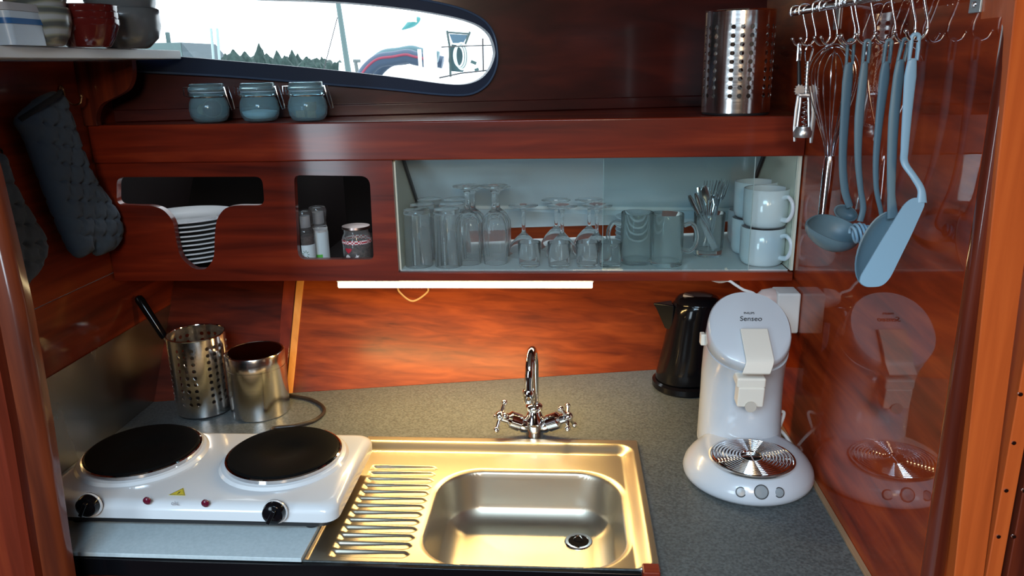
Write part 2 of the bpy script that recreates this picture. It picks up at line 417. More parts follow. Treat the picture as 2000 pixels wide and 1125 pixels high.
post('trim_7', (0, 1.0, 2.06), rpost, W_POST)
def rmould(z):
    e = rpost_l(z) - .0020; x0 = XR + .0003
    wd = max(.006, e - x0)
    return [(x0 + wd * (1 - math.cos(a)) / 2, .7995 - .012 * math.sin(a)) for a in [math.pi * i / 10 for i in range(11)]]
post('trim_8', (0, 1.0, 2.06), rmould, wood('mahogany_round_moulding', (.03, .005, .003), (.08, .012, .005), (.14, .022, .008), (50, 50, 3), coat=1., coat_r=.08), smooth=60)
struct('trim_9', MB().box(.4655, .4815, .778, .84, 0, 1.45), W_POST, bevel=.0015)
struct('trim_10', MB().box(.4865, 1.5, .776, .84, 0, 2.06), W_DPOST, bevel=.0015)
def screw(p, r=.0022):
    s = tag(build('screw', MB().lathe([(0, -.0012), (r, -.0012), (r * 1.15, 0), (r, .0008), (0, .0009)], p, 14, M=Matrix.Rotation(math.pi / 2, 3, 'X')), M_WIRE, base=p), cat='screw', group='screws down the strips at the right edge')
    build('slot', MB().box(p[0] - r * .7, p[0] + r * .7, p[1] - .0012, p[1] - .0008, p[2] - .0003, p[2] + .0003), M_GAP, parent=s)
    return s
for i, (px, py, y) in enumerate([(1993, 770, .7775), (1980, 865, .7775), (1965, 958, .7775), (1950, 1048, .7775), (2000, 958, .7755), (1980, 1048, .7755)]):
    p = at(1, y, px, py)
    screw(p)['label'] = ['topmost small steel screw in the narrow wooden strip at right edge', 'second small screw from the top in the narrow right strip',
                         'third small screw down the narrow strip beside the orange post', 'lowest small screw in the narrow strip beside the orange post',
                         'upper small screw in the outermost board at right edge', 'lower small screw in the outermost board at right edge'][i]

# ================================================================ WORKTOP AND CABINETS
outl = [(XL - .008, .925), (.103, .925), (.103, .55), (.125, .35), (.397, .35)]
outl += [(.397, y_hull(.397, CT) - .002), (.1, y_hull(.1, CT) - .002), (-.3, y_hull(-.3, CT) - .002), (-.6, y_hull(-.6, CT) - .002), (XL + .002, y_hull(XL, CT) - .002)]
outl[0] = (XL + .002, .925)
bowl_hole = [(-.3708, .9272), (.112, .9272), (.112, 1.275), (-.3708, 1.275)]
wt = thing('worktop', (-.2, 1.2, CT - .025), 'grey speckled laminate galley worktop running under hob, sink and coffee machine', 'worktop')
build('laminate_top', MB().plate(outl, [bowl_hole], (0, 0, CT - .022), (1, 0, 0), (0, 1, 0), (0, 0, 1), .022), M_COUNTER, parent=wt, smooth=0)
build('front_edge', MB().box(XL + .002, .1, .917, .9248, CT - .028, CT - .001), M_BLACK, parent=wt, bevel=.001, label='dark glossy front edging')
build('wood_lipping', MB().add([(.397, .35, CT - .01), (.4048, .35, CT - .01), (.4048, 1.60, CT - .01), (.397, 1.60, CT - .01), (.397, .35, CT + .004), (.4048, .35, CT + .004), (.4048, 1.60, CT + .004), (.397, 1.60, CT + .004)],
      [(0, 1, 2, 3), (4, 5, 6, 7), (0, 1, 5, 4), (1, 2, 6, 5), (2, 3, 7, 6), (3, 0, 4, 7)]), W_EDGE, parent=wt, bevel=.001, label='pale wooden lipping along the right bulkhead')
bc = thing('base_cabinet', (-.2, 1.1, 0), 'dark mahogany base cabinet below the galley worktop', 'cabinet')
build('carcass', MB().box(XL + .002, .098, .93, .945, 0, CT - .03), W_DPOST, parent=bc)
build('return_panel', MB().box(.128, .395, .36, .375, 0, CT - .03), W_DPOST, parent=bc)
build('corner_post', MB().box(.101, .124, .903, .9246, .02, CT + .012), W_PANEL, parent=bc, bevel=.002, label='red-brown corner post end beside the sink')

def quad_board(q, th):                      # q: four corners (closed loop), thickened along th
    q = [V(p) for p in q]; t = V(th)
    return MB().add(q + [p + t for p in q], [(0, 1, 2, 3), (7, 6, 5, 4), (0, 4, 5, 1), (1, 5, 6, 2), (2, 6, 7, 3), (3, 7, 4, 0)])
wc = thing('wall_cabinet', (-.23, YF, 1.183), 'long mahogany wall cabinet with cut-out openings and a glazed compartment', 'cabinet')
def fz(px, py, y=YF): p = at(1, y, px, py); return (p.x, p.z)
# front panel of the left half: T-shaped plate slot and the square opening
slot = [fz(*p) for p in [(228, 346), (512, 345), (517, 401), (463, 401), (440, 405), (424, 425), (420, 450), (418, 505), (403, 526), (378, 526), (352, 503), (344, 470), (338, 430), (318, 408), (296, 402), (228, 400)]]
slot = rounded(slot, [.014, .014, .014, .008, .012, .016, .012, .012, .008, .010, .012, .02, .02, .016, .008, .014])
sq = rounded([fz(*p) for p in [(574, 342), (722, 344), (730, 507), (582, 507)]], [.012, .018, .010, .018])
build('front_panel', MB().plate([(XL + .004, 1.183), (-.314, 1.183), (-.314, 1.4068), (XL + .004, 1.4068)], [slot, sq], (0, YF, 0), (1, 0, 0), (0, 0, 1), (0, 1, 0), .015), W_PANEL, parent=wc, smooth=40)
def slab(x0, x1, y0, z0, z1, gap=.004, f=None):   # a board reaching back to the hull
    g = []
    for z in (z0, z1):
        for x in (x0, x1):
            yb = (f(x) if f else y_hull(x, z0)) - gap; g.append(((x, y0, z), (x, yb, z)))
    v = [p for q in g for p in q]
    return MB().add(v, [(0, 1, 3, 2), (4, 6, 7, 5), (0, 4, 5, 1), (2, 3, 7, 6), (0, 2, 6, 4), (1, 5, 7, 3)])
YB = lambda x: y_hull(x, 1.183)
build('bottom_board', slab(XL + .004, .403, YF + .0002, 1.183, 1.1995, f=lambda x: 1.655 + .15 * (x + .12)), W_PANEL, parent=wc, bevel=.0015)
build('fascia', MB().box(XL + .004, .4035, YF - .007, YF + .012, 1.4072, 1.4755), W_PANEL, parent=wc, bevel=.003)
build('ledge_board', slab(XL + .004, .4035, YF + .012, 1.4635, 1.475, f=lambda x: y_win(x)), W_PANEL, parent=wc, bevel=.001)
build('back_board', MB().grid([[V((x, y_hull(x, z) - .006, z)) for x in (XL + .004, -.6, -.329)] for z in (1.1997, 1.3, 1.46)]), M_GAP, parent=wc, smooth=0, label='inner back darkened as shade')  # black board imitates the shade deep inside the openings
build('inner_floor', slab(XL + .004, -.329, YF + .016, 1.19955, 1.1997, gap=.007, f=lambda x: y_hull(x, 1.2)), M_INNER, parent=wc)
build('inner_side', quad_board([(XL + .0042, YF + .016, 1.2), (XL + .0042, y_hull(XL, 1.2) - .008, 1.2), (XL + .0042, y_hull(XL, 1.46) - .008, 1.4632), (XL + .0042, YF + .016, 1.4632)], (.002, 0, 0)), M_INNER, parent=wc, label='inner side darkened as shade')
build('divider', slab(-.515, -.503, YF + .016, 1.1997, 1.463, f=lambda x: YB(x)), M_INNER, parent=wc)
build('divider', slab(-.328, -.3145, YF + .0002, 1.1997, 1.4070, f=lambda x: YB(x)), W_PANEL, parent=wc, label='mahogany divider left of the glass compartment')
build('shelf_liner', slab(-.3135, .396, YF + .012, 1.1997, 1.2015, f=lambda x: 1.652 + .15 * (x + .12)), M_WHITE, parent=wc, label='white shelf liner')
build('side_lining', slab(-.3138, -.3105, YF + .010, 1.202, 1.4065, f=lambda x: 1.60), M_CREAM, parent=wc, label='cream side lining')
build('side_lining', quad_board([(.3985, YF + .004, 1.202), (.3985, YF + .004, 1.4068), (.388, 1.745, 1.4068), (.388, 1.745, 1.202)], (.0045, 0, 0)), M_CREAM, parent=wc, smooth=0, label='cream side lining at the right end')
build('sloping_back', quad_board([(-.310, 1.452, 1.4062), (.392, 1.585, 1.4062), (.386, 1.737, 1.250), (-.310, 1.578, 1.289)], (0, .004, .004)), M_FLAP, parent=wc, smooth=0, label='pale grey sloping back panel')
build('lip', quad_board([(-.310, 1.571, 1.2915), (.387, 1.730, 1.2525), (.387, 1.730, 1.246), (-.310, 1.571, 1.285)], (0, .007, 0)), M_WHITE, parent=wc, smooth=0, label='white lip across the back')
build('lower_back', quad_board([(-.310, 1.580, 1.287), (.3865, 1.739, 1.248), (.3865, 1.722, 1.225), (-.310, 1.618, 1.229)], (0, .004, 0)), M_FLAP2, parent=wc, smooth=0, label='pale lower back panel')
def stay(a, b, xx, w_=.009):
    A = V((xx, a[0], a[1])); B = V((xx, b[0], b[1])); d = (B - A).normalized(); s = V((1, 0, 0)); n = d.cross(s)
    return MB().loft([[p - n * w_ / 2, p + n * w_ / 2, p + n * w_ / 2 + s * .004, p - n * w_ / 2 + s * .004] for p in (A, B)])
build('stay', stay((1.446, 1.402), (1.556, 1.304), -.3098), M_DARK, parent=wc, label='dark metal stay')
build('stay', stay((1.575, 1.400), (1.690, 1.290), .386, .011), M_DARK, parent=wc, label='dark metal stay')
# sliding panes
def pane(x0, x1, y):
    return MB().box(x0, x1, y, y + .0025, 1.2022, 1.4062)
xa = fz(1470, 420)[0]; xb = fz(1178, 420)[0]
build('glass_pane', pane(-.309, xa, YF + .0045), M_PANE, parent=wc, smooth=0)
build('glass_pane', pane(xb, .3965, YF + .0105), M_PANE, parent=wc, smooth=0)
build('pane_edge', MB().box(xa - .0008, xa + .0002, YF + .0043, YF + .0072, 1.2022, 1.4062), pbsdf('ground_glass_edge', (.35, .45, .45), .3), parent=wc, smooth=0)
build('pane_edge', MB().box(xb - .0002, xb + .0006, YF + .0103, YF + .0132, 1.2022, 1.4062), pbsdf('ground_glass_edge_b', (.35, .45, .45), .3), parent=wc, smooth=0)
# steel splashback on the left bulkhead
tag(build('splashback', MB().add([(XL + .0005, .86, CT + .0005), (XL + .0005, 1.447, CT + .0005), (XL + .0005, 1.570, 1.076), (XL + .0005, .86, 1.080),
      (XL + .0030, .86, CT + .0005), (XL + .0030, 1.447, CT + .0005), (XL + .0030, 1.570, 1.076), (XL + .0030, .86, 1.080)],
      [(0, 1, 2, 3), (7, 6, 5, 4), (0, 4, 5, 1), (1, 5, 6, 2), (2, 6, 7, 3), (3, 7, 4, 0)]), M_SPLASH, base=(XL, 1.2, CT), smooth=0), 'brushed steel splashback sheet on the left bulkhead beside the hob', 'splashback')
# pale sheet the hob stands on
tag(build('worktop_sheet', MB().box(XL + .0035, -.3735, .921, 1.215, CT + .0003, CT + .0068), M_BOARD, base=(-.62, 1.05, CT), bevel=.0008), 'pale grey flat sheet lying under the hob, left of the sink', 'board')

# ================================================================ LED LAMP
led = thing('strip_light', (-.19, YF + .03, 1.176), 'slim warm white strip light glowing under the wall cabinet', 'lamp')
lx0 = fz(662, 558, 1.40)[0]; lx1 = fz(1157, 563, 1.40)[0]
build('housing', MB().box(lx0 - .002, lx1 + .002, YF + .014, YF + .036, 1.1765, 1.1828), M_WHITE, parent=led, bevel=.001)
build('diffuser', MB().box(lx0, lx1, YF + .012, YF + .034, 1.1655, 1.1764), emit('warm_lamp', (1.0, .80, .42), 18.0), parent=led, bevel=.002, label='glowing diffuser')
c0 = hp(780, 570, .004); c1 = hp(835, 570, .004); cm = hp(806, 588, .004)
build('cable', MB().tube(smooth_path([c0 + V((0, -.01, .02)), c0, cm, c1, c1 + V((0, -.01, .02))], 8), .0022, n=8), pbsdf('cream_cable', (.5, .33, .15), .5), parent=led, label='small drooping cable loop')
ll = area('strip_light_glow', (0.5 * (lx0 + lx1), YF + .023, 1.163), (0.5 * (lx0 + lx1), YF + .06, .9), lx1 - lx0, .018, 3.7, (1.0, .62, .21))
ll.parent = None
# ================================================================ HOB
hob = thing('double_hotplate', (-.56, 1.085, .9068), 'white enamel double electric hotplate with two black plates', 'hotplate')
HX0, HX1, HY0, HY1 = -.800, -.334, .966, 1.203
def rrect(x0, x1, y0, y1, r, z, n=8):
    P = []
    for cx, cy, a0 in ((x1 - r, y1 - r, 0), (x0 + r, y1 - r, 90), (x0 + r, y0 + r, 180), (x1 - r, y0 + r, 270)):
        for k in range(n + 1):
            a = math.radians(a0 + 90 * k / n); P.append(V((cx + r * math.cos(a), cy + r * math.sin(a), z)))
    return P
rings = [rrect(HX0, HX1, HY0, HY1, .022, .935), rrect(HX0, HX1, HY0, HY1, .022, .948)]
for k in range(1, 6):
    a = math.pi / 2 * k / 5; o = .014 * (1 - math.cos(a)); h = .948 + .012 * math.sin(a)
    rings.append(rrect(HX0 + o, HX1 - o, HY0 + o * 1.2, HY1 - o, .022, h))
build('body', MB().loft(rings), M_HOB, parent=hob, smooth=50)
build('underside', MB().loft([rrect(HX0 + .012, HX1 - .012, HY0 + .012, HY1 - .012, .02, z) for z in (.921, .935)]), M_BLACKM, parent=hob)
for x in (HX0 + .05, HX1 - .05):
    for y in (HY0 + .04, HY1 - .04): build('foot', MB().lathe([(0, .9069), (.011, .9069), (.013, .921), (0, .921)], (x, y, 0), 18), M_BLACKM, parent=hob)
for cx, cy in ((-.697, 1.110), (-.458, 1.108)):
    seat = build('plate_seat', MB().lathe([(.094, .9595), (.102, .9602), (.098, .9645), (.0915, .9655), (.0915, .9595)], (cx, cy, 0), 64), M_HOB, parent=hob, label='raised white ring under the plate')
    pl = build('hot_plate', MB().lathe([(0, .9655), (.0865, .9655), (.0870, .9735), (.0850, .9750), (.030, .9748), (.028, .9738), (0, .9738)], (cx, cy, 0), 72), M_IRON, parent=hob, label='black cooking plate')
    build('trim_ring', MB().lathe([(.0873, .9655), (.0920, .9655), (.0915, .9710), (.0890, .9722), (.0873, .9715)], (cx, cy, 0), 72, caps=False), M_CHROME, parent=pl, label='chrome ring')
for px, py in ((175, 984), (537, 998)):
    p = at(1, HY0 - .006, px, py); M = Matrix.Rotation(math.pi / 2, 3, 'X')
    kb = MB().lathe([(0, -.004), (.0165, -.004), (.0165, .004), (.0150, .011), (.012, .013), (0, .0135)], p, 32, M=M)
    k = build('knob', kb, M_BLACK, parent=hob)
    build('grip', MB().obox(p + V((0, -.016, 0)), (.006, .006, .024), Matrix.Rotation(.5, 3, 'Y')), M_BLACK, parent=k, bevel=.0015)
    build('knob_skirt', MB().lathe([(0, 0), (.0185, 0), (.0185, .003), (0, .003)], p + V((0, .002, -.0015)), 32, M=M), M_HOB, parent=k, label='white surround')
for px, py in ((287, 978), (401, 983)):
    p = at(1, HY0, px, py); build('indicator_lamp', MB().lathe([(0, -.001), (.0058, -.001), (.0058, .001), (.004, .0022), (0, .0026)], p, 20, M=Matrix.Rotation(math.pi / 2, 3, 'X')), M_RED, parent=hob, label='dark red indicator lens')
tz = .9603
tri = [at(2, tz, *p) for p in ((329, 967), (362, 968), (358, 953))]
build('warning_sticker', MB().add(tri + [p + V((0, 0, .0003)) for p in tri], [(0, 1, 2), (3, 5, 4), (0, 3, 4, 1), (1, 4, 5, 2), (2, 5, 3, 0)]), M_YEL, parent=hob, smooth=0, label='yellow triangular warning sticker')
tc = sum(tri, V()) / 3
build('sticker_border', MB().tube([tc + (p - tc) * .86 + V((0, 0, .0004)) for p in tri], .0004, n=4, closed=True), M_INK, parent=hob, smooth=0)
build('sticker_mark', MB().tube([tc + V((.001, .003, .0005)), tc + V((-.0008, .0005, .0005)), tc + V((.0012, -.0005, .0005)), tc + V((-.001, -.0035, .0005))], .0005, n=4), M_INK, parent=hob, smooth=0)
text('lettering', 'ok.', M_GINK, hob, at(1, HY0 - .0006, 342, 983), (math.pi / 2, 0, 0), .0105)
# hob flex
zc = CT + .0045
cpts = [at(2, zc, *p) for p in ((550, 768), (570, 773), (605, 780), (628, 792), (632, 806), (612, 822), (575, 832), (530, 841))] + [V((-.455, 1.215, CT + .012)), V((-.47, 1.200, CT + .028))]
tag(build('power_cord', MB().tube(smooth_path(cpts, 8), .0036, n=10), M_CORD, base=cpts[3]), 'dark brown power cord curling across the worktop behind the hob', 'cord')

# ================================================================ SINK
def sd_rr(x, y, x0, x1, y0, y1, r):
    cx, cy = (x0 + x1) / 2, (y0 + y1) / 2; qx = abs(x - cx) - (x1 - x0) / 2 + r; qy = abs(y - cy) - (y1 - y0) / 2 + r
    return math.hypot(max(qx, 0), max(qy, 0)) + min(max(qx, qy), 0) - r
SX0, SX1, SY0, SY1 = -.3725, .127, .9255, 1.292
def sink_z(x, y):
    e = -sd_rr(x, y, SX0, SX1, SY0, SY1, .002)
    z = CT + .0005 + .0085 * sstep(0, .003, e)                                   # rolled flange
    inn = -sd_rr(x, y, SX0 - .02, SX1 - .010, SY0 - .02, SY1 - .016, .030)
    z -= .0125 * sstep(0, .024, inn) * sstep(0, .004, e)                         # pressed deck
    b = -sd_rr(x, y, -.212, .084, .934, 1.190, .070)
    z -= .006 * sstep(-.012, .006, b)
    if b > -.002:
        t = max(0, b + .002)
        g = .74 * min(t / .012, 1)
        if t > .012: q = min((t - .012) / .034, 1); g += .26 * (1 - (1 - q) ** 2.3)
        z -= .078 * g + .003 * sstep(.03, .12, t)
    # draining ribs
    if -.345 < x < -.215 and .936 < y < 1.212 and b < -.001:
        ph = ((y - .940) / .0205); k = math.floor(ph); f = ph - k
        if 0 <= k < 13:
            end = -.224 - .010 * abs(f - .5) * 2
            m = sstep(0, .004, x + .340) * sstep(0, .006, end - x)
            dep = .0042 * (1 - .55 * sstep(-.34, -.22, x))
            z -= dep * m * (sstep(.04, .30, f) * (1 - sstep(.74, .92, f)))
    return z
def axis(a, b, d, extra):
    L = []; x = a
    while x < b - 1e-6: L.append(x); x += d(x)
    return L + [b]
xs = axis(SX0, SX1, lambda x: .0015 if (x < SX0 + .022 or x > SX1 - .034 or -.238 < x < -.150 or .03 < x) else .003, 0)
ys = axis(SY0, SY1, lambda y: .0014, 0)
sink = thing('kitchen_sink', (-.12, 1.1, CT), 'stainless steel sink with draining board and rounded bowl', 'sink')
sm = MB().grid([[V((x, y, sink_z(x, y))) for x in xs] for y in ys])
build('basin', sm, M_STEEL, parent=sink, smooth=60)
dr = at(2, .801, 1135, 1062)
DX, DY = .018, 1.118
dz = sink_z(DX, DY)
d = build('drain', MB().lathe([(.015, dz - .002), (.017, dz + .0015), (.0215, dz + .0022), (.0235, dz + .0004), (.0235, dz - .002)], (DX, DY, 0), 32, caps=False), M_CHROME, parent=sink, label='round drain ring')
build('drain_cup', MB().lathe([(0, dz + .0003), (.0165, dz + .0003), (.0165, dz + .0009), (0, dz + .0009)], (DX, DY, 0), 32), M_GAP, parent=d, label='dark drain opening')
build('drain_bar', MB().tube(smooth_path([V((DX - .008, DY + .004, dz + .001)), V((DX - .004, DY + .003, dz + .007)), V((DX + .002, DY + .004, dz + .008)), V((DX + .006, DY + .004, dz + .001))], 5), .0013, n=8), M_CHROME, parent=d)

# ================================================================ TAP
FX, FY = -.062, 1.3185
tap = thing('mixer_tap', (FX, FY, CT), 'chrome mixer tap with two cross handles behind the sink', 'tap')
S_ = 1.02
build('body', MB().lathe([(0, CT + .0003), (.0195, CT + .0003), (.0205, CT + .003), (.0195, CT + .007), (.0195, CT + .014), (.0215, CT + .026), (.019, CT + .036), (.014, CT + .046), (.012, CT + .052), (.0155, CT + .055), (.0155, CT + .062), (.010, CT + .066), (0, CT + .067)], (FX, FY, 0), 32), M_CHROME, parent=tap, smooth=60)
zt = 1.084
neck = [V((FX + .001, FY, CT + .06)), V((FX + .001, FY, 1.00)), V((FX + .001, FY, 1.045))]
for k in range(1, 13):
    a = math.pi * k / 12
    neck.append(V((FX + .001 - .006 * k / 12, FY - .034 + .034 * math.cos(a), 1.045 + .036 * math.sin(a))))
neck += [V((FX - .006, FY - .069, 1.035)), V((FX - .006, FY - .070, 1.020))]
build('spout', MB().tube(neck, .0078, n=20), M_CHROME, parent=tap, smooth=60)
build('nozzle', MB().lathe([(0, 1.000), (.0092, 1.000), (.0105, 1.002), (.0105, 1.021), (.009, 1.024), (0, 1.024)], (FX - .006, FY - .070, 0), 24), M_CHROME, parent=tap)
for sgn in (-1, 1):
    ax = V((sgn * .86, -.20, .42)).normalized(); p0 = V((FX, FY, CT + .016)); M = ax.to_track_quat('Z', 'Y').to_matrix()
    v = build('valve', MB().lathe([(.012, .006), (.0135, .014), (.0155, .022), (.0135, .029), (.0160, .031), (.0160, .051), (.0125, .054), (.0095, .056), (.0095, .066), (0, .067)], p0, 24, M=M), M_CHROME, parent=tap)
    h = MB(); hc = p0 + ax * .070
    h.lathe([(0, -.006), (.0075, -.006), (.0095, 0), (.0085, .006), (.004, .0095), (0, .010)], hc, 20, M=M)
    for k in range(4):
        dirv = M @ V((math.cos(k * math.pi / 2 + .5), math.sin(k * math.pi / 2 + .5), 0))
        h.tube([hc + dirv * .006, hc + dirv * .024], [.0038, .0030], n=10); h.sphere(hc + dirv * .026, .0056, 12)
    build('cross_handle', h, M_CHROME, parent=v, smooth=60)

# ================================================================ PERFORATED HOLDERS AND CANISTER
def perforated(r, z0, h, rot, cols, rows, zlo, zhi, hole_r, group=3):
    """thin steel cylinder with real round holes, built cell by cell"""
    mb = MB(); t = .0012; ncell = cols; K = 16
    z_edges = [z0 + zlo + (zhi - zlo) * i / rows for i in range(rows + 1)]
    for rr, fl in ((r, False), (r - t, True)):
        def P(a, z): return V((rr * math.cos(a), rr * math.sin(a), z))
        for c in range(ncell):
            a0 = rot + 2 * math.pi * c / ncell; a1 = rot + 2 * math.pi * (c + 1) / ncell; am = (a0 + a1) / 2
            ss = 4
            for za, zb in ((z0, z_edges[0]), (z_edges[-1], z0 + h)):
                mb.grid([[P(lerp(a0, a1, i / ss), z) for i in range(ss + 1)] for z in (za, zb)], fl)
            for q in range(rows):
                zb, zc_ = z_edges[q], z_edges[q + 1]; zm = (zb + zc_) / 2
                if c % 4 == 3:
                    mb.grid([[P(lerp(a0, a1, i / ss), z) for i in range(ss + 1)] for z in (zb, zc_)], fl); continue
                sqp, cp = [], []
                for k in range(K):
                    th = 2 * math.pi * k / K - math.pi * 3 / 4
                    s_ = k // 4; f = (k % 4) / 4
                    cx, cz = [(lerp(-1, 1, f), -1), (1, lerp(-1, 1, f)), (lerp(1, -1, f), 1), (-1, lerp(1, -1, f))][s_]
                    sqp.append(P(am + cx * (a1 - a0) / 2, zm + cz * (zc_ - zb) / 2))
                    cp.append(P(am + hole_r / rr * math.cos(th), zm + hole_r * math.sin(th)))
                fs = [(k, (k + 1) % K, K + (k + 1) % K, K + k) for k in range(K)]
                mb.add(sqp + cp, [f[::-1] if fl else f for f in fs])
                if not fl:
                    cpi = [V((p.x * (r - t) / r, p.y * (r - t) / r, p.z)) for p in cp]
                    mb.add(cp + cpi, [(k, (k + 1) % K, K + (k + 1) % K, K + k) for k in range(K)])
    return mb
def shift(mb, d):
    mb.v = [(x + d[0], y + d[1], z + d[2]) for x, y, z in mb.v]; return mb
def holder(loc, label, rot, rz=.0575, H=.178, base_col=None, zc=False, cat='utensil holder'):
    t = thing('perforated_utensil_holder', loc, label, cat, 'perforated steel holders')
    x, y, z = loc
    mb = perforated(rz, .004, H - .004, rot, 24, 9, .022, .148, .0039); shift(mb, loc)
    build('cylinder', mb, M_STEELV, parent=t, smooth=30)
    build('rim', MB().tube([V((x + (rz - .0004) * math.cos(a), y + (rz - .0004) * math.sin(a), z + H)) for a in [2 * math.pi * k / 48 for k in range(48)]], .0016, n=8, closed=True), M_CHROME, parent=t)
    build('base', MB().lathe([(0, .0002), (rz - .002, .0002), (rz - .0008, .004), (rz - .0014, .008), (0, .008)], loc, 48), M_BLACKM, parent=t, label='dark base')
    return t
hA = at(1, 1.418, 388, 815)
HOL = (-.741, 1.418, CT)
holder(HOL, 'perforated steel utensil holder on the worktop behind the hob', .13, .0555, .164)
HOL2 = (.2955, 1.440, 1.4756)
holder(HOL2, 'tall perforated steel holder standing on the upper ledge at the right', .02, .0590, .172)
CAN = (-.622, 1.412, CT)
cn = thing('storage_canister', CAN, 'closed brushed steel canister with mirror lid beside the utensil holder', 'canister')
build('body', MB().lathe([(0, .0003), (.0555, .0003), (.0575, .002), (.0575, .100), (.0568, .1005), (.0568, .1015), (0, .1015)], CAN, 64), M_STEELV, parent=cn, smooth=40)
lid = build('lid', MB().lathe([(0, .1017), (.0568, .1017), (.0576, .1022), (.0576, .1285), (.0562, .1305), (.053, .1310), (.052, .1296), (0, .1292)], CAN, 64), M_STEELV, parent=cn, smooth=40)
build('lid_plate', MB().lathe([(0, .1293), (.0515, .1297), (.0515, .1302), (0, .1299)], CAN, 64), M_LID, parent=lid, label='mirror-polished lid top')
# black-handled kitchen knife standing in the holder
kn = thing('kitchen_spatula', (-.775, 1.44, .915), 'black-handled steel utensil leaning left out of the holder behind the hob', 'utensil')
k0 = at(1, 1.43, 322, 660); k1 = at(1, 1.44, 268, 578); kd = (k1 - k0).normalized(); foot = k0 - kd * .118
build('handle', MB().tube([k0 + (k1 - k0) * t for t in (0, .08, .35, .7, .9, .97, 1)], [.0065, .0078, .0082, .0088, .0092, .0075, .003], n=16), M_BLACK, parent=kn)
build('shank', MB().tube([foot, k0 + kd * .006], .0042, n=10, ry=.0016, side=(1, 0, .3)), M_WIRE, parent=kn, label='steel shank')

# ================================================================ KETTLE
KX, KY = .247, 1.560
ket = thing('electric_kettle', (KX, KY, CT), 'glossy black electric kettle in the corner behind the coffee machine', 'kettle')
build('power_base', MB().lathe([(0, CT + .0003), (.064, CT + .0003), (.067, CT + .004), (.067, CT + .015), (.062, CT + .019), (0, CT + .019)], (KX, KY, 0), 48), M_BLACK, parent=ket)
def kring(z, r, dx=0): return [V((KX + dx + r * math.cos(a), KY + r * math.sin(a), z)) for a in [2 * math.pi * k / 40 for k in range(40)]]
kp = [(.921, .060), (.925, .063), (.945, .062), (.985, .057), (1.03, .052), (1.06, .050), (1.080, .050), (1.088, .0475)]
build('body', MB().loft([kring(z, r, .003 * i) for i, (z, r) in enumerate(kp)]), M_BLACK, parent=ket, smooth=60)
build('lid', MB().loft([kring(z, r, .021) for z, r in ((1.0885, .047), (1.093, .046), (1.099, .040), (1.103, .028), (1.104, .01))]), M_BLACK, parent=ket, smooth=60)
lt = V((KX + .012, KY - .01, 1.100))
build('lid_tab', MB().obox(lt, (.046, .016, .006), Matrix.Rotation(.20, 3, 'Y') @ Matrix.Rotation(-.3, 3, 'Z')), pbsdf('beige_plastic', (.30, .24, .19), .35), parent=ket, bevel=.002, label='pale lid tab')
build('spout', MB().loft([[V((KX - .034, KY - .020, 1.030)), V((KX - .034, KY + .020, 1.030)), V((KX - .045, KY, 1.030))], [V((KX - .030, KY - .022, 1.075)), V((KX - .030, KY + .022, 1.075)), V((KX - .066, KY, 1.075))], [V((KX - .030, KY - .020, 1.086)), V((KX - .030, KY + .020, 1.086)), V((KX - .074, KY, 1.086))]]), M_BLACK, parent=ket, bevel=.003)
hd = smooth_path([V((KX + .050, KY - .012, 1.080)), V((KX + .085, KY - .016, 1.085)), V((KX + .097, KY - .018, 1.05)), V((KX + .094, KY - .018, .99)), V((KX + .062, KY - .012, .955))], 8)
build('handle', MB().tube(hd, .009, n=12, ry=.012), M_BLACK, parent=ket)
build('water_gauge', MB().obox((KX + .045, KY - .040, 1.015), (.012, .004, .085), Matrix.Rotation(.6, 3, 'Z')), pbsdf('gauge', (.10, .13, .17), .2), parent=ket, bevel=.002, label='grey water gauge window')

# ================================================================ COFFEE MACHINE
cm_ = thing('coffee_pod_machine', (.296, 1.19, CT), 'white coffee pod machine with round drip tray beside the right bulkhead', 'coffee machine')
BX, BY = .2975, 1.182
def ell(cx, cy, rx, ry, z, n=56, p=2.0):
    R = []
    for k in range(n):
        a = 2 * math.pi * k / n; c, s = math.cos(a), math.sin(a)
        R.append(V((cx + rx * math.copysign(abs(c) ** (2 / p), c), cy + ry * math.copysign(abs(s) ** (2 / p), s), z)))
    return R
base_p = [(.9005, .088, .086), (.903, .098, .096), (.909, .1035, .1015), (.916, .1050, .1035), (.926, .1025, .1010), (.936, .096, .095), (.946, .0865, .086), (.952, .077, .077), (.9535, .069, .069)]
build('base', MB().loft([ell(BX, BY, rx, ry, z) for z, rx, ry in base_p]), M_COFFEE, parent=cm_, smooth=70)
build('foot_ring', MB().loft([ell(BX, BY, .084, .082, z) for z in (CT + .0002, .9012)]), M_BLACKM, parent=cm_)
TC = at(2, .955, 1469, 896); TX, TY = TC.x, TC.y + .004
tray = build('drip_tray', MB().lathe([(0, .953), (.066, .953), (.0675, .9565), (.0645, .9568), (.063, .9548), (0, .9545)], (TX, TY, 0), 56, sy=.97), M_STEELV, parent=cm_, label='round steel drip tray')
for i in range(9):
    r = .0185 + i * .0052
    build('grille_ring', MB().tube([V((TX + r * math.cos(a), TY + r * math.sin(a) * .97, .9572)) for a in [2 * math.pi * k / 56 for k in range(56)]], .0017, n=8, closed=True), M_CHROME, parent=tray)
gb = MB()
for k in range(2):
    a = math.pi * k / 2 + .0
    gb.tube([V((TX - .061 * math.cos(a), TY - .059 * math.sin(a), .9560)), V((TX + .061 * math.cos(a), TY + .059 * math.sin(a), .9560))], .0012, n=6)
build('grille_bar', gb, M_CHROME, parent=tray)
build('tray_holes', MB().lathe([(0, .9548), (.0150, .9548), (.0150, .9556), (0, .9556)], (TX, TY, 0), 32, sx=1.0, sy=.42), M_GAP, parent=tray, label='dark opening at the centre of the tray')
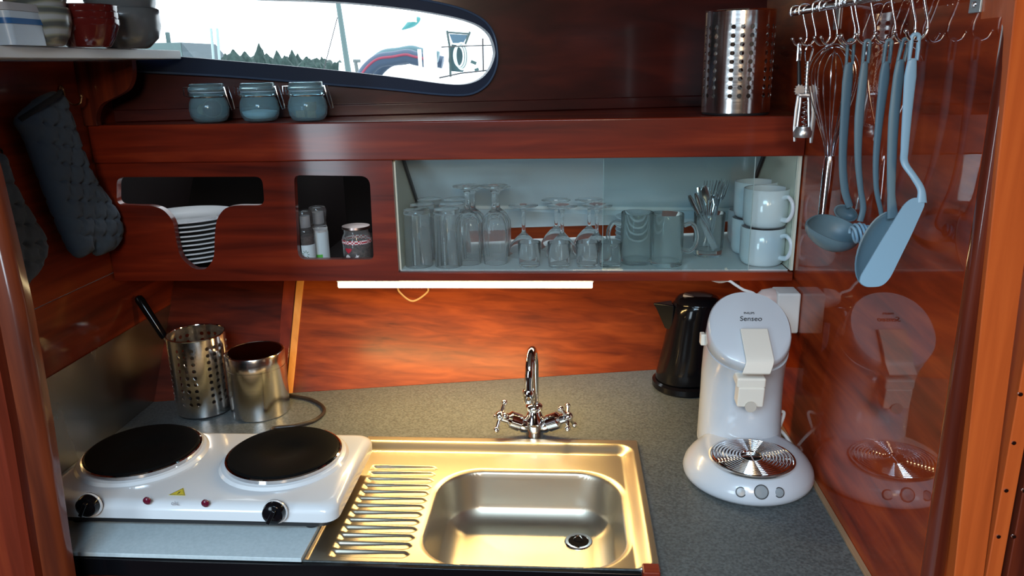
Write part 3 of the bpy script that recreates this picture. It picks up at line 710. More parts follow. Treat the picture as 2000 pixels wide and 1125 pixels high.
# column and leaning head
secs = []
CX0 = .3005
def sec(c, rx, ry, tilt, p=2.3):
    M = Matrix.Rotation(tilt, 3, 'X'); R = []
    for k in range(56):
        a = 2 * math.pi * k / 56; cc, s = math.cos(a), math.sin(a)
        q = V((rx * math.copysign(abs(cc) ** (2 / p), cc), ry * math.copysign(abs(s) ** (2 / p), s), 0)); R.append(V(c) + M @ q)
    return R
col = [((CX0 + .001, 1.276, .922), .071, .066, 0), ((CX0, 1.275, .96), .0695, .064, 0), ((CX0 - .001, 1.273, 1.01), .068, .062, 0), ((CX0 - .002, 1.268, 1.05), .0675, .063, .06),
       ((CX0 - .003, 1.258, 1.085), .0670, .066, .2), ((CX0 - .004, 1.243, 1.115), .0665, .069, .42)]
build('column', MB().loft([sec(*c) for c in col]), M_COFFEE, parent=cm_, smooth=70)
hx = CX0 - .005
head = [((hx, 1.2425, 1.1165), .0658, .0685, .43), ((hx, 1.2405, 1.1185), .0668, .0690, .44), ((hx - .001, 1.226, 1.137), .0668, .0695, .62), ((hx - .002, 1.216, 1.150), .0655, .0690, .72), ((hx - .002, 1.214, 1.1525), .0630, .0665, .73)]
hd_ = build('lid', MB().loft([sec(c, a, b, t, 2.1) for c, a, b, t in head]), M_COFFEE, parent=cm_, smooth=50)
LC = V((hx - .002, 1.2135, 1.1530)); LM = Matrix.Rotation(.73, 3, 'X')
def lidp(u, v_, w=0): return LC + LM @ V((u, v_, w))
rot = LM.to_euler()
def lidpix(px, py, off=0.0): return at_plane(LC, LM @ V((0, 0, 1)), px, py)
def onlid(px, py): q = LM.transposed() @ (lidpix(px, py) - LC); return q.x, q.y
u, v_ = onlid(1463, 612); text('lettering', 'PHILIPS', M_INK, hd_, lidp(u, v_, .0004), rot, .0054)
u, v_ = onlid(1466, 623); text('lettering', 'Senseo', M_INK, hd_, lidp(u, v_, .0004), rot, .0125, .15)
# lever over the front of the head
la, lb = onlid(1471, 645)
lv = [lidp(la, lb, .0018), lidp(la + .0005, lb - .02, .0032), lidp(la + .0015, lb - .045, .004), lidp(la + .002, lb - .060, .002)]
tip = at(1, lidp(la, -.07).y - .004, 1476, 732)
lv.append(tip + V((0, .0, .0)))
rg = []
for i, p in enumerate(smooth_path(lv, 6)):
    f = i / 24; w2 = lerp(.0215, .0215, f); rg.append([p + V((-w2, 0, 0)), p + V((-w2, -.0035, .0035)), p + V((w2, -.0035, .0035)), p + V((w2, 0, 0))])
build('lever', MB().loft(rg), M_CREAMP, parent=cm_, bevel=.0012, label='cream lid lever')
sp = at(1, 1.172, 1467, 745)
build('spout_housing', MB().obox(sp + V((0, .012, 0)), (.046, .035, .018), Matrix.Rotation(.1, 3, 'X')), M_CREAMP, parent=cm_, bevel=.004, label='cream spout housing')
s2 = at(1, 1.168, 1467, 775)
nz = build('spout', MB().obox(s2 + V((0, .012, 0)), (.042, .026, .036), Matrix.Rotation(.12, 3, 'X')), M_CREAMP, parent=cm_, bevel=.003, label='cream coffee spout')
build('spout_notch', MB().lathe([(0, 0), (.009, 0), (.009, .002), (0, .002)], s2 + V((0, -.0005, -.017)), 20, M=Matrix.Rotation(math.pi / 2, 3, 'X')), pbsdf('cream_shade', (.5, .46, .40), .5), parent=nz)
bn = [(1447, 961, .0062), (1487, 961, .0088), (1522, 962, .0062)]
for px, py, r in bn:
    d_ = ray(px, py)
    # where the ray meets the domed front
    t = .9
    for _ in range(400):
        p = CAM + d_ * t
        zz = p.z
        if zz < .953:
            for (z0, a0, b0), (z1, a1, b1) in zip(base_p, base_p[1:]):
                if z0 <= zz <= z1:
                    f = (zz - z0) / (z1 - z0); rx, ry = lerp(a0, a1, f), lerp(b0, b1, f)
                    if ((p.x - BX) / rx) ** 2 + ((p.y - BY) / ry) ** 2 <= 1: t = 99
            if t == 99: break
        t += .001
    nrm = V(((p.x - BX) * .5, (p.y - BY), .055)).normalized(); Mb = nrm.to_track_quat('Z', 'Y').to_matrix()
    bt = build('button', MB().lathe([(0, -.003), (r * 1.15, -.003), (r * 1.15, .0004), (r, .0016), (0, .0020)], p, 24, M=Mb), M_GREYB, parent=cm_, label='grey round button')
    build('button_ring', MB().tube([p + Mb @ V((r * 1.2 * math.cos(a), r * 1.2 * math.sin(a), .0003)) for a in [2 * math.pi * k / 24 for k in range(24)]], .0007, n=6, closed=True), M_BLACKM, parent=bt)
build('side_catch', MB().obox((CX0 - .073, 1.262, 1.115), (.008, .016, .020), Matrix.Rotation(0, 3, 'X')), M_CREAMP, parent=cm_, bevel=.002, label='cream side catch')
wc_ = [at(2, .905, 1588, 885) + V((-.012, .02, 0)), at(1, 1.27, 1574, 893), at(1, 1.28, 1566, 893), at(1, 1.29, 1550, 880), at(1, 1.29, 1533, 850), at(1, 1.29, 1516, 832), at(1, 1.29, 1508, 818), at(1, 1.30, 1518, 806), at(1, 1.30, 1531, 806), at(1, 1.295, 1524, 830), at(1, 1.29, 1510, 860)]
wc_ = [V((min(p.x, XR - .006), max(p.y, 1.2), max(p.z, CT + .0035))) for p in wc_]
tag(build('power_cord', MB().tube(smooth_path(wc_, 8), .0031, n=8), M_WCORD, base=wc_[2]), 'white power cord looping beside the coffee machine at the right bulkhead', 'cord')
# socket box on the right bulkhead
sk = thing('socket_box', (.385, 1.35, 1.14), 'white plastic socket box on the right bulkhead under the cabinet', 'socket')
build('box', MB().box(.364, XR - .0005, 1.325, 1.3715, 1.102, 1.176), M_WHITE, parent=sk, bevel=.004)
build('plug', MB().lathe([(0, 0), (.016, 0), (.018, .006), (.015, .022), (.008, .030), (0, .031)], (.364, 1.345, 1.162), 20, M=Matrix.Rotation(-math.pi / 2, 3, 'Y')), pbsdf('pinkish_white_plastic', (.62, .50, .48), .4), parent=sk, label='white plug')
wp = [V((.336, 1.345, 1.162)), at(1, 1.355, 1470, 572), at(1, 1.36, 1452, 566), at(1, 1.375, 1436, 556), at(1, 1.385, 1422, 548), V((.275, 1.42, 1.172)), V((.23, 1.50, 1.176))]
tag(build('cable', MB().tube(smooth_path(wp, 6), .0026, n=8), M_WCORD, base=wp[0]), 'thin white cable running from the socket box up under the wall cabinet', 'cable')
# ================================================================ CROCKERY AND GLASSES
FZ = 1.2018                                # top of the white shelf liner
BZ = 1.1998                                # top of the bare bottom board
def X_at(px, y, z):                        # X of the pixel column px at depth y, height z
    p = at(1, y, px, 450); q = at(1, y, px, 400); f = (z - p.z) / (q.z - p.z); return p.x + (q.x - p.x) * f
def single(name, mb, mat, loc, label, cat, group=None, smooth=50):
    o = build(name, mb, mat, base=(0, 0, 0), smooth=smooth); o.location = loc; return tag(o, label, cat, group)
# plates in the T-shaped slot
pp = [(0, 0), (.055, 0), (.058, .0015), (.088, .0075), (.096, .0085), (.0965, .0098), (.0955, .0112), (.088, .0105), (.057, .0045), (.054, .003), (0, .003)]
PX, PY = -.764, 1.492
NP = 10
pl0 = None
for i in range(NP):
    lab = ('topmost white plate of the stack in the T-shaped slot' if i == NP - 1 else 'lowest white plate of the stack in the T-shaped slot' if i == 0 else
           'white plate, %s from the bottom of the stack in the slot' % ['', 'second', 'third', 'fourth', 'fifth', 'sixth', 'seventh', 'eighth', 'ninth'][i])
    loc = (PX + .0012 * math.sin(i * 2.3), PY + .001 * math.cos(i * 1.7), BZ + .0002 + i * .0089)
    if pl0 is None: pl0 = single('dinner_plate', MB().lathe(pp, n=72), M_CERAM, loc, lab, 'plate', 'plates stacked in the slot')
    else: copy_tree(pl0, loc, lab)
# small plate stack at the back of the glass compartment
sp0 = None
for i in range(7):
    lab = ['lowest', 'second', 'third', 'middle', 'fifth', 'sixth', 'topmost'][i] + ' small white dish of the stack behind the glass mugs'
    loc = (.145, 1.585, FZ + i * .0088)
    pq = [(r * .50, z * .9) for r, z in pp]
    if sp0 is None: sp0 = single('small_dish', MB().lathe(pq, n=48), M_CERAM, loc, lab, 'dish', 'small dishes behind the glass mugs')
    else: copy_tree(sp0, loc, lab)
# tumblers turned upside down
tp = [(0, .110), (.0225, .110), (.0242, .108), (.0250, .100), (.0262, 0.0006), (.0256, 0), (.0248, .0006), (.0236, .096), (.0220, .1000), (0, .1005)]
t0 = None
names = [['nearest', 'middle', 'farthest'], ['nearest', 'middle', 'farthest']]
for c, cx in enumerate((-.2835, -.2295)):
    for r, y in enumerate((1.424, 1.479, 1.534)):
        h_ = 1.0
        lab = '%s upturned straight tumbler in the %s file by the left stay' % (names[c][r], ('left', 'right')[c])
        loc = (cx + (.003 if c else 0) + r * .0015, y, FZ)
        if r == 2: loc = (cx + .006, 1.5335, FZ)
        if t0 is None: t0 = single('tumbler', MB().lathe(tp, n=40), M_GLASS, loc, lab, 'drinking glass', 'upturned tumblers at the left of the glass compartment')
        else: copy_tree(t0, loc, lab)
# cut-glass goblets, upside down
def fluted(prof, n, flutes, z_lo, z_hi, amp):
    rings = []
    for r, z in prof:
        R = []
        for k in range(n):
            a = 2 * math.pi * k / n; f = 1.0
            if z_lo < z < z_hi and r > .01: f = 1 + amp * math.cos(flutes * a)
            R.append(V((r * f * math.cos(a), r * f * math.sin(a), z)))
        rings.append(R)
    return MB().loft(rings)
gp = [(0, .150), (.0265, .1495), (.0270, .1475), (.020, .1455), (.0075, .141), (.0045, .134), (.0042, .115), (.0055, .104), (.0120, .099), (.0200, .091), (.0245, .078), (.0255, .060), (.0245, .030), (.0225, .0006),
      (.0216, 0), (.0208, .0006), (.0225, .030), (.0232, .060), (.0220, .076), (.0175, .088), (.0090, .094), (0, .0955)]
g0 = None
for i, (px, y, lab) in enumerate([(914, 1.440, 'front left cut-glass goblet standing upside down'), (966, 1.442, 'front right cut-glass goblet standing upside down'),
                                  (924, 1.500, 'rear left cut-glass goblet upside down behind its neighbour'), (972, 1.503, 'rear right cut-glass goblet upside down behind its neighbour')]):
    z = FZ; loc = (X_at(px, y, FZ + .08), y, z)
    if g0 is None: g0 = single('goblet', fluted(gp, 72, 12, .02, .095, .03), M_GLASS, loc, lab, 'wine glass', 'cut-glass goblets')
    else:
        o = copy_tree(g0, loc, lab)
        if i > 1: o.scale = (1, 1, .92)
# saucer glasses upside down
cp = [(0, .102), (.0290, .1010), (.0295, .0995), (.018, .0975), (.0060, .093), (.0036, .086), (.0034, .052), (.0050, .045), (.0130, .038), (.0240, .026), (.0305, .012), (.0325, .0006),
      (.0318, 0), (.0310, .0006), (.0290, .011), (.0225, .024), (.0120, .035), (0, .040)]
c0_ = None
for px, y, lab in [(1022, 1.505, 'upturned stemmed saucer glass standing alone right of the goblets'), (1098, 1.495, 'front upturned saucer glass of the middle pair'), (1166, 1.497, 'front upturned saucer glass of the right pair'),
                   (1086, 1.562, 'rear upturned saucer glass of the middle pair'), (1151, 1.563, 'rear upturned saucer glass of the right pair')]:
    loc = (X_at(px, y, FZ + .1), y, FZ)
    if c0_ is None: c0_ = single('saucer_glass', MB().lathe(cp, n=48), M_GLASS, loc, lab, 'wine glass', 'stemmed saucer glasses')
    else: copy_tree(c0_, loc, lab)
# short tumblers in front
stp = [(0, 0), (.0185, 0), (.0200, .0015), (.0215, .046), (.0210, .0468), (.0204, .046), (.0188, .007), (.017, .006), (0, .006)]
s0 = None
for px, lab in [(1034, 'leftmost short glass in the front row'), (1092, 'second short glass from the left in the front row'), (1147, 'third short glass from the left in the front row'), (1192, 'rightmost short glass in the front row beside the glass mug')]:
    y = 1.420 + .004 * math.sin(px); loc = (X_at(px, y, FZ + .02), y, FZ)
    if s0 is None: s0 = single('short_glass', MB().lathe(stp, n=40), M_GLASS, loc, lab, 'drinking glass', 'short glasses in the front row')
    else: copy_tree(s0, loc, lab)
# glass mugs
mp_ = [(0, 0), (.0290, 0), (.0305, .002), (.0305, .095), (.0298, .0965), (.0290, .0955), (.0272, .012), (.0255, .009), (0, .0085)]
def glass_mug(loc, ang, lab):
    t = thing('glass_mug', loc, lab, 'mug', 'glass mugs')
    m = fluted([(r, z) for r, z in mp_], 60, 20, .01, .09, .008); shift(m, loc); build('body', m, M_MUGGL, parent=t, smooth=50)
    h = smooth_path([V((.0308, 0, .074)), V((.044, 0, .078)), V((.054, 0, .064)), V((.053, 0, .040)), V((.043, 0, .026)), V((.0306, 0, .028))], 6)
    M = Matrix.Rotation(ang, 3, 'Z'); build('handle', MB().tube([V(loc) + M @ p for p in h], .0042, n=12), M_GLASS, parent=t)
    return t
glass_mug((X_at(1244, 1.445, 1.25), 1.445, FZ), math.radians(188), 'ribbed glass mug with its handle to the left')
glass_mug((X_at(1302, 1.432, 1.25), 1.432, FZ), math.radians(-6), 'ribbed glass mug with its handle to the right beside the cutlery')
# cutlery in a tall glass
CG = (X_at(1384, 1.505, 1.24), 1.505, FZ)
cup = [(0, 0), (.0265, 0), (.0280, .002), (.0300, .083), (.0294, .084), (.0288, .083), (.0262, .014), (.024, .012), (0, .012)]
single('cutlery_glass', MB().lathe(cup, n=40), M_GLASS, CG, 'clear glass full of forks and knives left of the white mugs', 'glass')
def fork_mb():
    m = MB(); m.tube([V((0, 0, 0)), V((0, 0, .03)), V((0, 0, .07)), V((0, .001, .086))], [.0036, .0034, .0026, .0030], n=10, ry=[.0012, .0012, .0014, .0012], side=(1, 0, 0))
    m.tube([V((0, .001, .085)), V((0, .0035, .094)), V((0, .0030, .100))], [.0035, .0085, .0095], n=12, ry=.0010, side=(1, 0, 0))
    for k in range(4):
        x = (k - 1.5) * .0055; m.tube([V((x, .003, .099)), V((x, .001, .115)), V((x, -.002, .131))], [.0015, .0013, .0006], n=6)
    return m
def knife_mb():
    return MB().tube([V((0, 0, 0)), V((0, 0, .05)), V((0, 0, .075)), V((0, 0, .11)), V((0, 0, .120))], [.006, .0065, .0038, .0045, .003], n=10, ry=[.0006, .0008, .0022, .0026, .0015], side=(1, 0, 0))
def spoon_mb():
    return MB().tube([V((0, 0, 0)), V((0, 0, .07)), V((0, .001, .090)), V((0, .004, .102)), V((0, .005, .114)), V((0, .003, .124))], [.0034, .0022, .0035, .0100, .0100, .003], n=14, ry=[.0012, .0014, .0012, .0014, .0014, .001], side=(1, 0, 0))
f0 = None
for i, (ax, ay, yaw, hgt) in enumerate([(.02, -.05, .2, .0), (.10, .02, .1, -.004), (.19, .05, -.1, .003), (.27, -.03, .0, -.008), (.12, .12, .5, .001)]):
    M = Matrix.Rotation(ax, 3, 'Y') @ Matrix.Rotation(ay, 3, 'X') @ Matrix.Rotation(yaw, 3, 'Z')
    if f0 is None:
        f0 = build('fork', fork_mb(), M_WIRE, base=(0, 0, 0)); o = f0
    else: o = f0.copy(); C.objects.link(o)
    o.rotation_euler = M.to_euler(); o.location = V(CG) + V((-.006 + .003 * i - ax * .04, .004 - .0022 * i, .0135 + abs(hgt)))
    tag(o, ['leftmost dinner fork standing tines up in the glass', 'second fork from the left in the cutlery glass', 'third fork from the left in the cutlery glass', 'fork leaning farthest right in the cutlery glass', 'fork standing at the back of the cutlery glass'][i], 'fork', 'forks in the glass')
k0_ = None
for i, (ax, ay) in enumerate([(-.48, .02), (-.36, .14), (-.25, -.10)]):
    if k0_ is None: k0_ = build('knife', knife_mb(), M_WIRE, base=(0, 0, 0)); o = k0_
    else: o = k0_.copy(); C.objects.link(o)
    o.rotation_euler = (Matrix.Rotation(ax, 3, 'Y') @ Matrix.Rotation(ay, 3, 'X')).to_euler(); o.location = V(CG) + V((.012 - .002 * i, -.012 + .010 * i, .0135))
    tag(o, ['knife leaning farthest left in the cutlery glass', 'knife in the middle of the three leaning left', 'steepest of the three knives leaning left'][i], 'knife', 'knives leaning left in the glass')
sp_ = build('spoon', spoon_mb(), M_WIRE, base=(0, 0, 0)); sp_.rotation_euler = (0, -.15, 0); sp_.location = V(CG) + V((.006, -.004, .0135)); tag(sp_, 'steel spoon standing bowl up between forks and knives', 'spoon')
# white mugs, stacked two high
wmp = [(0, .0), (.024, .0), (.0330, .0015), (.0375, .006), (.0395, .014), (.0400, .030), (.0402, .0700), (.0392, .0706), (.0375, .0698), (.0372, .030), (.034, .012), (.024, .0050), (0, .0046)]
def white_mug(loc, ang, lab):
    t = thing('white_mug', loc, lab, 'mug', 'white mugs')
    m = MB().lathe(wmp, n=56); shift(m, loc); build('body', m, M_CERAM, parent=t, smooth=60)
    h = smooth_path([V((.0395, 0, .057)), V((.050, 0, .060)), V((.0600, 0, .050)), V((.0610, 0, .034)), V((.053, 0, .020)), V((.0385, 0, .018))], 6)
    M = Matrix.Rotation(ang, 3, 'Z'); build('handle', MB().tube([V(loc) + M @ p for p in h], .0036, n=14, ry=.0050, side=(0, 1, 0) if False else None), M_CERAM, parent=t)
    return t
m0 = None
for si, (px, y, ang) in enumerate([(1491, 1.437, -50), (1471, 1.522, -60), (1462, 1.606, -60)]):
    for l in range(2):
        x = X_at(px, y, 1.27); lab = ('upper' if l else 'lower') + ' white mug of the ' + ['front', 'middle', 'rear'][si] + ' stack in the glass compartment'
        loc = (x + (.0015 if l else 0), y, FZ + l * .0708)
        if si == 2 and l == 1: continue
        a = math.radians(ang - 6 * l)
        if m0 is None: m0 = white_mug((0, 0, 0), 0, lab); o = m0; o.location = loc; o.rotation_euler = (0, 0, a)
        else: copy_tree(m0, loc, lab, a)
# spice mills and jar in the square opening
def mill(loc, lab, kind):
    x, y, z = loc; t = thing('spice_mill', loc, lab, 'spice mill', 'spice mills')
    build('bottle', MB().lathe([(0, .0003), (.0155, .0003), (.017, .002), (.017, .070), (.0155, .074), (0, .0745)], loc, 32), M_GLASS, parent=t)
    if kind == 0: build('peppercorns', MB().lathe([(0, .0045), (.0150, .0045), (.0150, .062), (0, .064)], loc, 24), speckle('peppercorns', (.01, .008, .008), (.12, .08, .07), 900, .6), parent=t, label='dark peppercorns')
    else: build('salt', MB().lathe([(0, .0045), (.0150, .0045), (.0150, .066), (0, .068)], loc, 24), pbsdf('salt', (.75, .78, .8), .7), parent=t, label='white salt')
    hl = .046 if kind == 0 else .062
    lb = build('label', MB().lathe([(.0172, .004), (.0174, .004), (.0174, hl), (.0172, hl)], loc, 40, caps=False), pbsdf('paper_label_%d' % kind, (.62, .72, .76), .5), parent=t, label='pale paper label')
    if kind == 0:
        r_ = MB()
        for k in range(9):
            a = 2 * math.pi * k / 9; p = []
            for q in (.004, .0085):
                u_, v_ = q * math.cos(a) * .8, q * math.sin(a); th = -1.35 + u_ / .0176; p.append(V((x + .0177 * math.cos(th), y + .0177 * math.sin(th), z + .028 + v_)))
            r_.tube(p, .0006, n=5)
        build('label_print', r_, pbsdf('green_ink', (.03, .14, .06), .5), parent=lb)
    else:
        rows = []
        for zz in (.010, .019): rows.append([V((x + .0177 * math.cos(a), y + .0177 * math.sin(a), z + zz)) for a in [-2.1 + .13 * k for k in range(9)]])
        build('label_print', MB().grid(rows), pbsdf('green_print', (.10, .50, .07), .5), parent=lb, label='green rectangle')
    build('grinder_cap', MB().lathe([(0, .0746), (.0150, .0746), (.0158, .080), (.0150, .084), (.0168, .088), (.0172, .104), (.0150, .110), (0, .111)], loc, 32), M_GLASS, parent=t, label='clear grinder cap')
    build('grinder', MB().lathe([(0, .078), (.009, .078), (.009, .100), (0, .101)], loc, 20), pbsdf('grinder_grey_%d' % kind, (.3, .32, .34), .3), parent=t)
    return t
mill((X_at(597, 1.420, 1.25), 1.420, BZ), 'pepper mill with a green sunburst label in the square opening', 0)
mill((X_at(622, 1.452, 1.25), 1.458, BZ), 'white salt mill with a green rectangle on its label', 1)
JL = (X_at(697, 1.430, 1.25), 1.430, BZ)
jr = thing('storage_jar', JL, 'lidded glass jar with red checked band in the square opening', 'jar')
build('body', MB().lathe([(0, .0003), (.025, .0003), (.0275, .003), (.0275, .058), (.0235, .066), (.0240, .073), (.0230, .073), (.0222, .066), (.0260, .057), (.0260, .005), (.024, .003), (0, .003)], JL, 44), M_GLASS, parent=jr, smooth=50)
build('lid', MB().lathe([(0, .0735), (.0262, .0735), (.0268, .0745), (.0262, .0785), (0, .0792)], JL, 44), pbsdf('old_lid_metal', (.35, .27, .25), .3, metal=1), parent=jr, label='metal lid')
build('contents', MB().lathe([(0, .0035), (.0250, .0055), (.0250, .038), (.015, .044), (0, .041)], JL, 32), speckle('dark_contents', (.012, .008, .008), (.10, .06, .05), 220, .8), parent=jr, label='dark mottled contents')
mc = pbsdf('checked_band', (.5, .03, .04), .45); N_, L_, b_ = nodes(mc); tc_ = N_.new('ShaderNodeTexCoord'); ck = N_.new('ShaderNodeTexChecker'); ck.inputs['Scale'].default_value = 330
ck.inputs['Color1'].default_value = (.45, .015, .03, 1); ck.inputs['Color2'].default_value = (.75, .7, .7, 1); L_.new(tc_.outputs['Object'], ck.inputs[0]); L_.new(ck.outputs[0], b_.inputs['Base Color'])
build('band', MB().lathe([(.0278, .047), (.0280, .047), (.0280, .054), (.0278, .054)], JL, 44, caps=False), mc, parent=jr, label='red and white checked band')
def on_jar(th, z, r=.0282): return V((JL[0] + r * math.cos(th), JL[1] + r * math.sin(th), JL[2] + z))
hm = MB(); hm.add([on_jar(-1.95 + .26 * math.sin(t) ** 3, .036 + .0052 * (math.cos(t) - .35 * math.cos(2 * t) - .12 * math.cos(3 * t))) for t in [2 * math.pi * k / 24 for k in range(24)]], [tuple(range(24))])
build('heart', hm, pbsdf('heart_red', (.45, .02, .04), .5), parent=jr, smooth=0, label='red heart')
om = MB(); om.add([on_jar(-2.02 + .20 * math.cos(t), .019 + .0085 * math.sin(t)) for t in [2 * math.pi * k / 24 for k in range(24)]], [tuple(range(24))])
build('printed_motif', om, pbsdf('white_print', (.65, .62, .62), .5), parent=jr, smooth=0, label='white printed oval')
om = MB(); om.add([on_jar(-1.35 + (.16 if k % 2 else .07) * math.cos(2 * math.pi * k / 10), .023 + (.006 if k % 2 else .003) * math.sin(2 * math.pi * k / 10)) for k in range(10)], [tuple(range(10))])
build('printed_motif', om, pbsdf('white_print_b', (.65, .62, .62), .5), parent=jr, smooth=0, label='white printed star')

# ================================================================ CLIP JARS ON THE LEDGE
LZ = 1.4757
def clip_jar(loc, lab, kind):
    x, y, z = loc; t = thing('clip_top_jar', loc, lab, 'jar', 'clip-top jars on the ledge')
    prof = [(0, .0004), (.022, .0004), (.0285, .003), (.0335, .012), (.0350, .024), (.0330, .036), (.0295, .0435), (.0290, .046), (.0315, .048), (.0315, .0515), (.0285, .0525), (.0265, .0515), (.0268, .044), (.0305, .036), (.0325, .024), (.031, .013), (.026, .006), (.020, .0045), (0, .0045)]
    build('body', MB().lathe(prof, loc, 48), M_BGLASS, parent=t, smooth=60)
    build('seal', MB().lathe([(.0268, .0527), (.0305, .0527), (.0305, .0542), (.0268, .0542)], loc, 40, caps=False), pbsdf('rubber_seal_%d' % kind, (.35, .5, .6), .5), parent=t, label='pale rubber seal')
    build('lid', MB().lathe([(0, .0545), (.0315, .0545), (.0325, .056), (.0325, .060), (.0300, .062), (.0300, .067), (.0285, .0685), (.024, .0675), (0, .0670)], loc, 44), M_BGLASS, parent=t, smooth=60)
    wq = MB()
    wq.tube([V((x + .0318 * math.cos(a), y + .0318 * math.sin(a), z + .0455)) for a in [2 * math.pi * k / 40 for k in range(40)]], .0009, n=6, closed=True)
    wq.tube([V((x - .032, y - .008, z + .046)), V((x - .040, y - .008, z + .048)), V((x - .040, y - .008, z + .062)), V((x - .031, y - .008, z + .062)), V((x - .031, y + .008, z + .062)), V((x - .040, y + .008, z + .062)), V((x - .040, y + .008, z + .048)), V((x - .032, y + .008, z + .046))], .0010, n=6)
    wq.tube([V((x + .031, y - .009, z + .060)), V((x + .036, y - .009, z + .062)), V((x + .042, y - .009, z + .036)), V((x + .045, y - .006, z + .022)), V((x + .045, y + .006, z + .022)), V((x + .042, y + .009, z + .036)), V((x + .036, y + .009, z + .062)), V((x + .031, y + .009, z + .060))], .0011, n=6)
    build('wire_clip', wq, M_WIRE, parent=t)
    return t
jars = [(410, 'left clip-top glass jar with dark pods on the ledge under the window'), (508, 'middle clip-top glass jar with white powder on the ledge'), (602, 'right clip-top glass jar holding brown cubes on the ledge')]
for i, (px, lab) in enumerate(jars):
    y = 1.4125; loc = (X_at(px, y, 1.49), y, LZ); t = clip_jar(loc, lab, i); x, y, z = loc
    if i == 0:
        build('contents', MB().sphere((x + .007, y - .003, z + .0240), .0170, 20), pbsdf('dark_pod', (.012, .014, .03), .3), parent=t, label='dark round contents')
        build('contents', MB().sphere((x - .0145, y + .004, z + .022), .0095, 16), pbsdf('tan_pod', (.25, .22, .16), .5), parent=t, label='tan piece')
    elif i == 1:
        build('contents', MB().lathe([(0, .0048), (.020, .0050), (.026, .0075), (.0300, .0130), (.0312, .0180), (.010, .0215), (0, .0210)], loc, 40), pbsdf('white_powder', (.72, .78, .82), .8), parent=t, label='white powder')
    else:
        q = MB()
        for a, (dx, dy, dzz) in enumerate([(-.011, -.006, .012), (.008, -.008, .012), (.0, .012, .012), (.006, -.002, .0265)]):
            q.obox((x + dx, y + dy, z + dzz), (.0155, .013, .0135), Matrix.Rotation(.3 * a + .1, 3, 'Z'))
        build('contents', q, speckle('brown_sugar', (.18, .10, .05), (.30, .18, .10), 500, .7), parent=t, label='brown cubes')

# ================================================================ CORNER SHELF, BOWLS
SHX = -.7176
sh = thing('corner_shelf', (XL + .08, 1.2, 1.588), 'white-edged shelf on curved wooden brackets along the left bulkhead', 'shelf')
build('board', MB().box(XL - .020, SHX, .70, 1.462, 1.5880, 1.6035), M_SHELF, parent=sh, bevel=.0015)
def bracket(y, thk=.014):
    o = [(XL + .003, 1.4756), (-.842, 1.4756), (-.843, 1.485), (-.838, 1.500), (-.826, 1.514), (-.800, 1.525), (-.778, 1.536), (-.767, 1.550), (-.762, 1.565), (-.760, 1.5876), (XL + .003, 1.5876)]
    return MB().plate([(p.x, p.y) for p in smooth_path([V((a, b, 0)) for a, b in o[1:10]], 4)] + [o[10], o[0]], [], (0, y, 0), (1, 0, 0), (0, 0, 1), (0, 1, 0), thk)
build('bracket', bracket(1.366), W_DPOST, parent=sh, bevel=.001)
build('bracket', bracket(.975), W_DPOST, parent=sh, bevel=.001)
build('shelf_lip', MB().box(XL - .022, XL - .0205, .70, 1.46, 1.588, 1.615), M_SHELF, parent=sh)
def bowl_mb(prof, th=.003):
    inn = [(max(r - th, 0), z + (th if i == 0 else th * .4)) for i, (r, z) in enumerate(prof)]
    return MB().lathe(prof + [(prof[-1][0] - th * .5, prof[-1][1] + th * .4)] + inn[::-1], n=56)
SZ = 1.6037
redp = [(0, 0), (.028, 0), (.030, .0015), (.038, .014), (.0445, .029), (.0455, .031), (.0460, .038)]
rx = X_at(168, 1.155, SZ + .03)
rb0 = None
for i in range(3):
    lab = ['lowest', 'middle', 'topmost'][i] + ' dark red glazed bowl of the nested stack on the corner shelf'
    loc = (rx, 1.155, SZ + i * .0095)
    if rb0 is None: rb0 = single('red_bowl', bowl_mb(redp), M_REDBOWL, loc, lab, 'bowl', 'nested red bowls')
    else: copy_tree(rb0, loc, lab)
gpz = [(0, 0), (.030, 0), (.034, .002), (.049, .016), (.0545, .034), (.0555, .050), (.0545, .060)]
gx = X_at(245, 1.285, SZ + .03)
single('grey_bowl', bowl_mb(gpz, .004), M_GREYBOWL, (gx, 1.285, SZ), 'lower grey stoneware bowl at the far end of the corner shelf', 'bowl', 'grey stoneware bowls', 60)
single('grey_bowl', bowl_mb([(r * .99, z) for r, z in gpz], .004), M_GREYBOWL, (gx - .002, 1.285, SZ + .038), 'upper grey stoneware bowl resting in the lower one', 'bowl', 'grey stoneware bowls', 60)
mv = speckle('striped_glaze', (.06, .075, .07), (.22, .22, .19), 12, .2, .4)
N_, L_, b_ = nodes(mv); wv = N_.new('ShaderNodeTexWave'); wv.bands_direction = 'Z'; wv.inputs['Scale'].default_value = 14; wv.inputs['Distortion'].default_value = 3; wv.inputs['Detail'].default_value = 2
L_.new(coords(mv, (1, .6, 1.4), (.3, .35, 0)).outputs[0], wv.inputs['Vector']); rp = ramp(mv, [(.1, (.07, .085, .085)), (.5, (.20, .22, .17)), (.9, (.30, .34, .36))]); L_.new(wv.outputs[0], rp.inputs[0]); L_.new(rp.outputs[0], b_.inputs['Base Color'])
sp1 = [(0, 0), (.024, 0), (.028, .002), (.036, .014), (.0405, .030), (.0410, .042), (.0395, .050)]
bx = X_at(76, 1.08, SZ + .03)
single('striped_bowl', bowl_mb(sp1), mv, (bx, 1.08, SZ), 'lower green and beige streaked bowl on the corner shelf', 'bowl', 'streaked bowls', 60)
single('striped_bowl', bowl_mb([(r * .97, z) for r, z in sp1]), mv, (bx, 1.08, SZ + .034), 'upper green and beige streaked bowl on the corner shelf', 'bowl', 'streaked bowls', 60)
bxm = pbsdf('blue_white_box', (.45, .60, .75), .35)
x1 = X_at(37, 1.0, SZ + .03)
